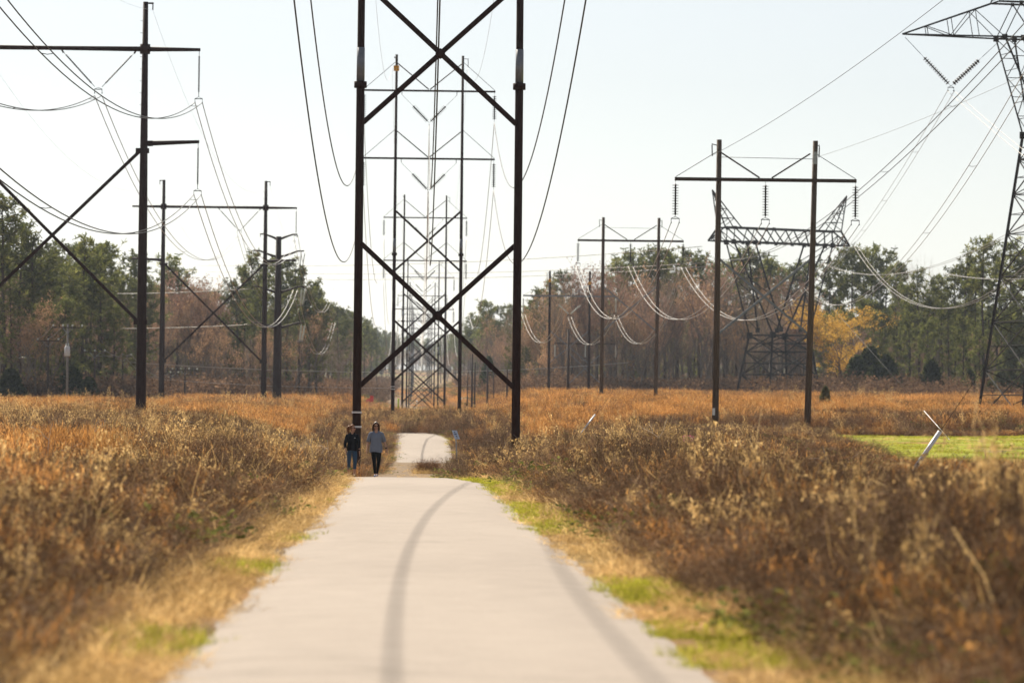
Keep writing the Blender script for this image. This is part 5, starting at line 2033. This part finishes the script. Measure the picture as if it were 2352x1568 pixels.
    if H['hair'] == 'pony':
        pts = [Vector((0, .1, .055)), Vector((0, .15, .07)), Vector((0, .185, .02)), Vector((0, .185, -.07)), Vector((0, .165, -.15)), Vector((0, .15, -.2))]
        mb_.tube(pts, [.03, .04, .05, .048, .034, .012], 10)
        mb_.tube([Vector((0, .105, .058)), Vector((0, .118, .062))], .036, 8)
        for s_ in (-1, 1):
            mb_.ellipsoid((s_ * .066, .02, .01), (.02, .055, .06), 10, 7)
    else:
        for s_ in (-1, 1):
            pts = [Vector((s_ * .02, -.062, .1)), Vector((s_ * .066, -.055, .065)), Vector((s_ * .086, -.03, 0)), Vector((s_ * .09, -.02, -.07)), Vector((s_ * .086, -.015, -.13)), Vector((s_ * .066, -.02, -.175))]
            mb_.tube(pts, [.018, .027, .03, .034, .032, .012], 9)
        mb_.ellipsoid((0, .05, -.06), (.092, .06, .125), 14, 9)
    h_ = mb_.build('hair', M['hair_auburn' if H['hair'] == 'pony' else 'hair_dark'], t, True)
    h_.matrix_basis = rot
    mb_ = MB()
    for s_ in (-1, 1):
        mb_.ellipsoid((s_ * .034, -.098, .012), (.029, .008, .021 if H['hair'] == 'pony' else .015), 12, 7)
        mb_.beam((s_ * .062, -.092, .018), (s_ * .08, .0, .012), .004, .008)
    mb_.beam((-.01, -.103, .016), (.01, -.103, .016), .005, .006)
    g_ = mb_.build('sunglasses' if H['hair'] == 'pony' else 'glasses', M['black_plastic'], t, True)
    g_.matrix_basis = rot
    w_ = Vector(H['arm_r'][2])
    e_ = Vector(H['arm_r'][1])
    d_ = (w_ - e_).normalized()
    mb_ = MB()
    mb_.tube([w_ - d_ * .05, w_ - d_ * .02], .036, 12)
    mb_.beam(w_ - d_ * .04 + Vector((0, -.036, 0)), w_ - d_ * .035 + Vector((0, -.046, 0)), .036, .036)
    mb_.build('watch', M['black_plastic'], t, True)
    if H['top'] == 'jacket':
        mb_ = MB()
        mb_.quad(Vector((.085, -.128, 1.245)), Vector((.02, .006, 0)), Vector((0, 0, .006)))
        mb_.build('chest_mark', M['tag_white'], t)
    return t


W1 = dict(head=(.012, -.02, 1.54), yaw=R(52), pitch=R(-4), hair='pony', pants='jeans', shoe='shoe_dark', top='jacket', pants_z=.25, waist_z=.9, hem_z=.84, loose=.012, sleeve=1.62, collar=1.44, vneck=.05,
          leg_l=((-.085, 0, .83), (-.095, -.03, .46), (-.1, .09, .095), (-.11, -.05, .035)), leg_r=((.085, 0, .83), (.095, -.1, .46), (.085, -.13, .085), (.1, -.29, .03)),
          arm_l=((-.155, 0, 1.315), (-.225, .05, 1.06), (-.205, -.08, .84), (.12, -.12, -1)), arm_r=((.155, 0, 1.315), (.215, .02, 1.06), (.235, -.05, .82), (.05, -.1, -1)))
W2 = dict(head=(-.01, -.005, 1.545), yaw=R(4), pitch=R(12), hair='bob', pants='leggings', shoe='shoe_pale', top='tee', pants_z=.11, waist_z=.9, hem_z=.76, loose=.032, sleeve=.95, collar=1.405, vneck=.085,
          leg_l=((-.08, 0, .83), (-.05, -.12, .47), (-.02, -.16, .09), (-.03, -.32, .035)), leg_r=((.08, 0, .83), (.085, .0, .46), (.035, .2, .13), (.04, .07, .05)),
          arm_l=((-.16, 0, 1.315), (-.24, .04, 1.06), (-.275, -.05, .83), (-.05, -.1, -1)), arm_r=((.16, 0, 1.315), (.245, .06, 1.07), (.315, -.03, .85), (.3, -.15, -1)))
woman('woman with auburn ponytail and sunglasses in black jacket and blue capri jeans', 808, 1098, 121.0, 1.69, R(0), W1)
woman('woman with dark bob in grey blue tee shirt and black leggings', 863, 1098, 120.0, 1.77, R(0), W2)

# ------------------------------------------------------------------ air
HAZE = True
if HAZE:
    mb = MB()
    mb.beam((0, -120, 42.5), (0, 5200, 42.5), 1400, 95)
    hz_o = mb.build('haze', [], None)
    m, nt, out = new_mat('thin_air')
    pv = N(nt, "ShaderNodeVolumePrincipled")
    pv.inputs['Color'].default_value = (.72, .84, 1.0, 1)
    pv.inputs['Density'].default_value = .00006
    pv.inputs['Anisotropy'].default_value = .3
    nt.links.new(pv.outputs[0], out.inputs['Volume'])
    hz_o.data.materials.append(m)
    tag(hz_o, 'thin bluish air over the whole place', None, None, 'stuff')
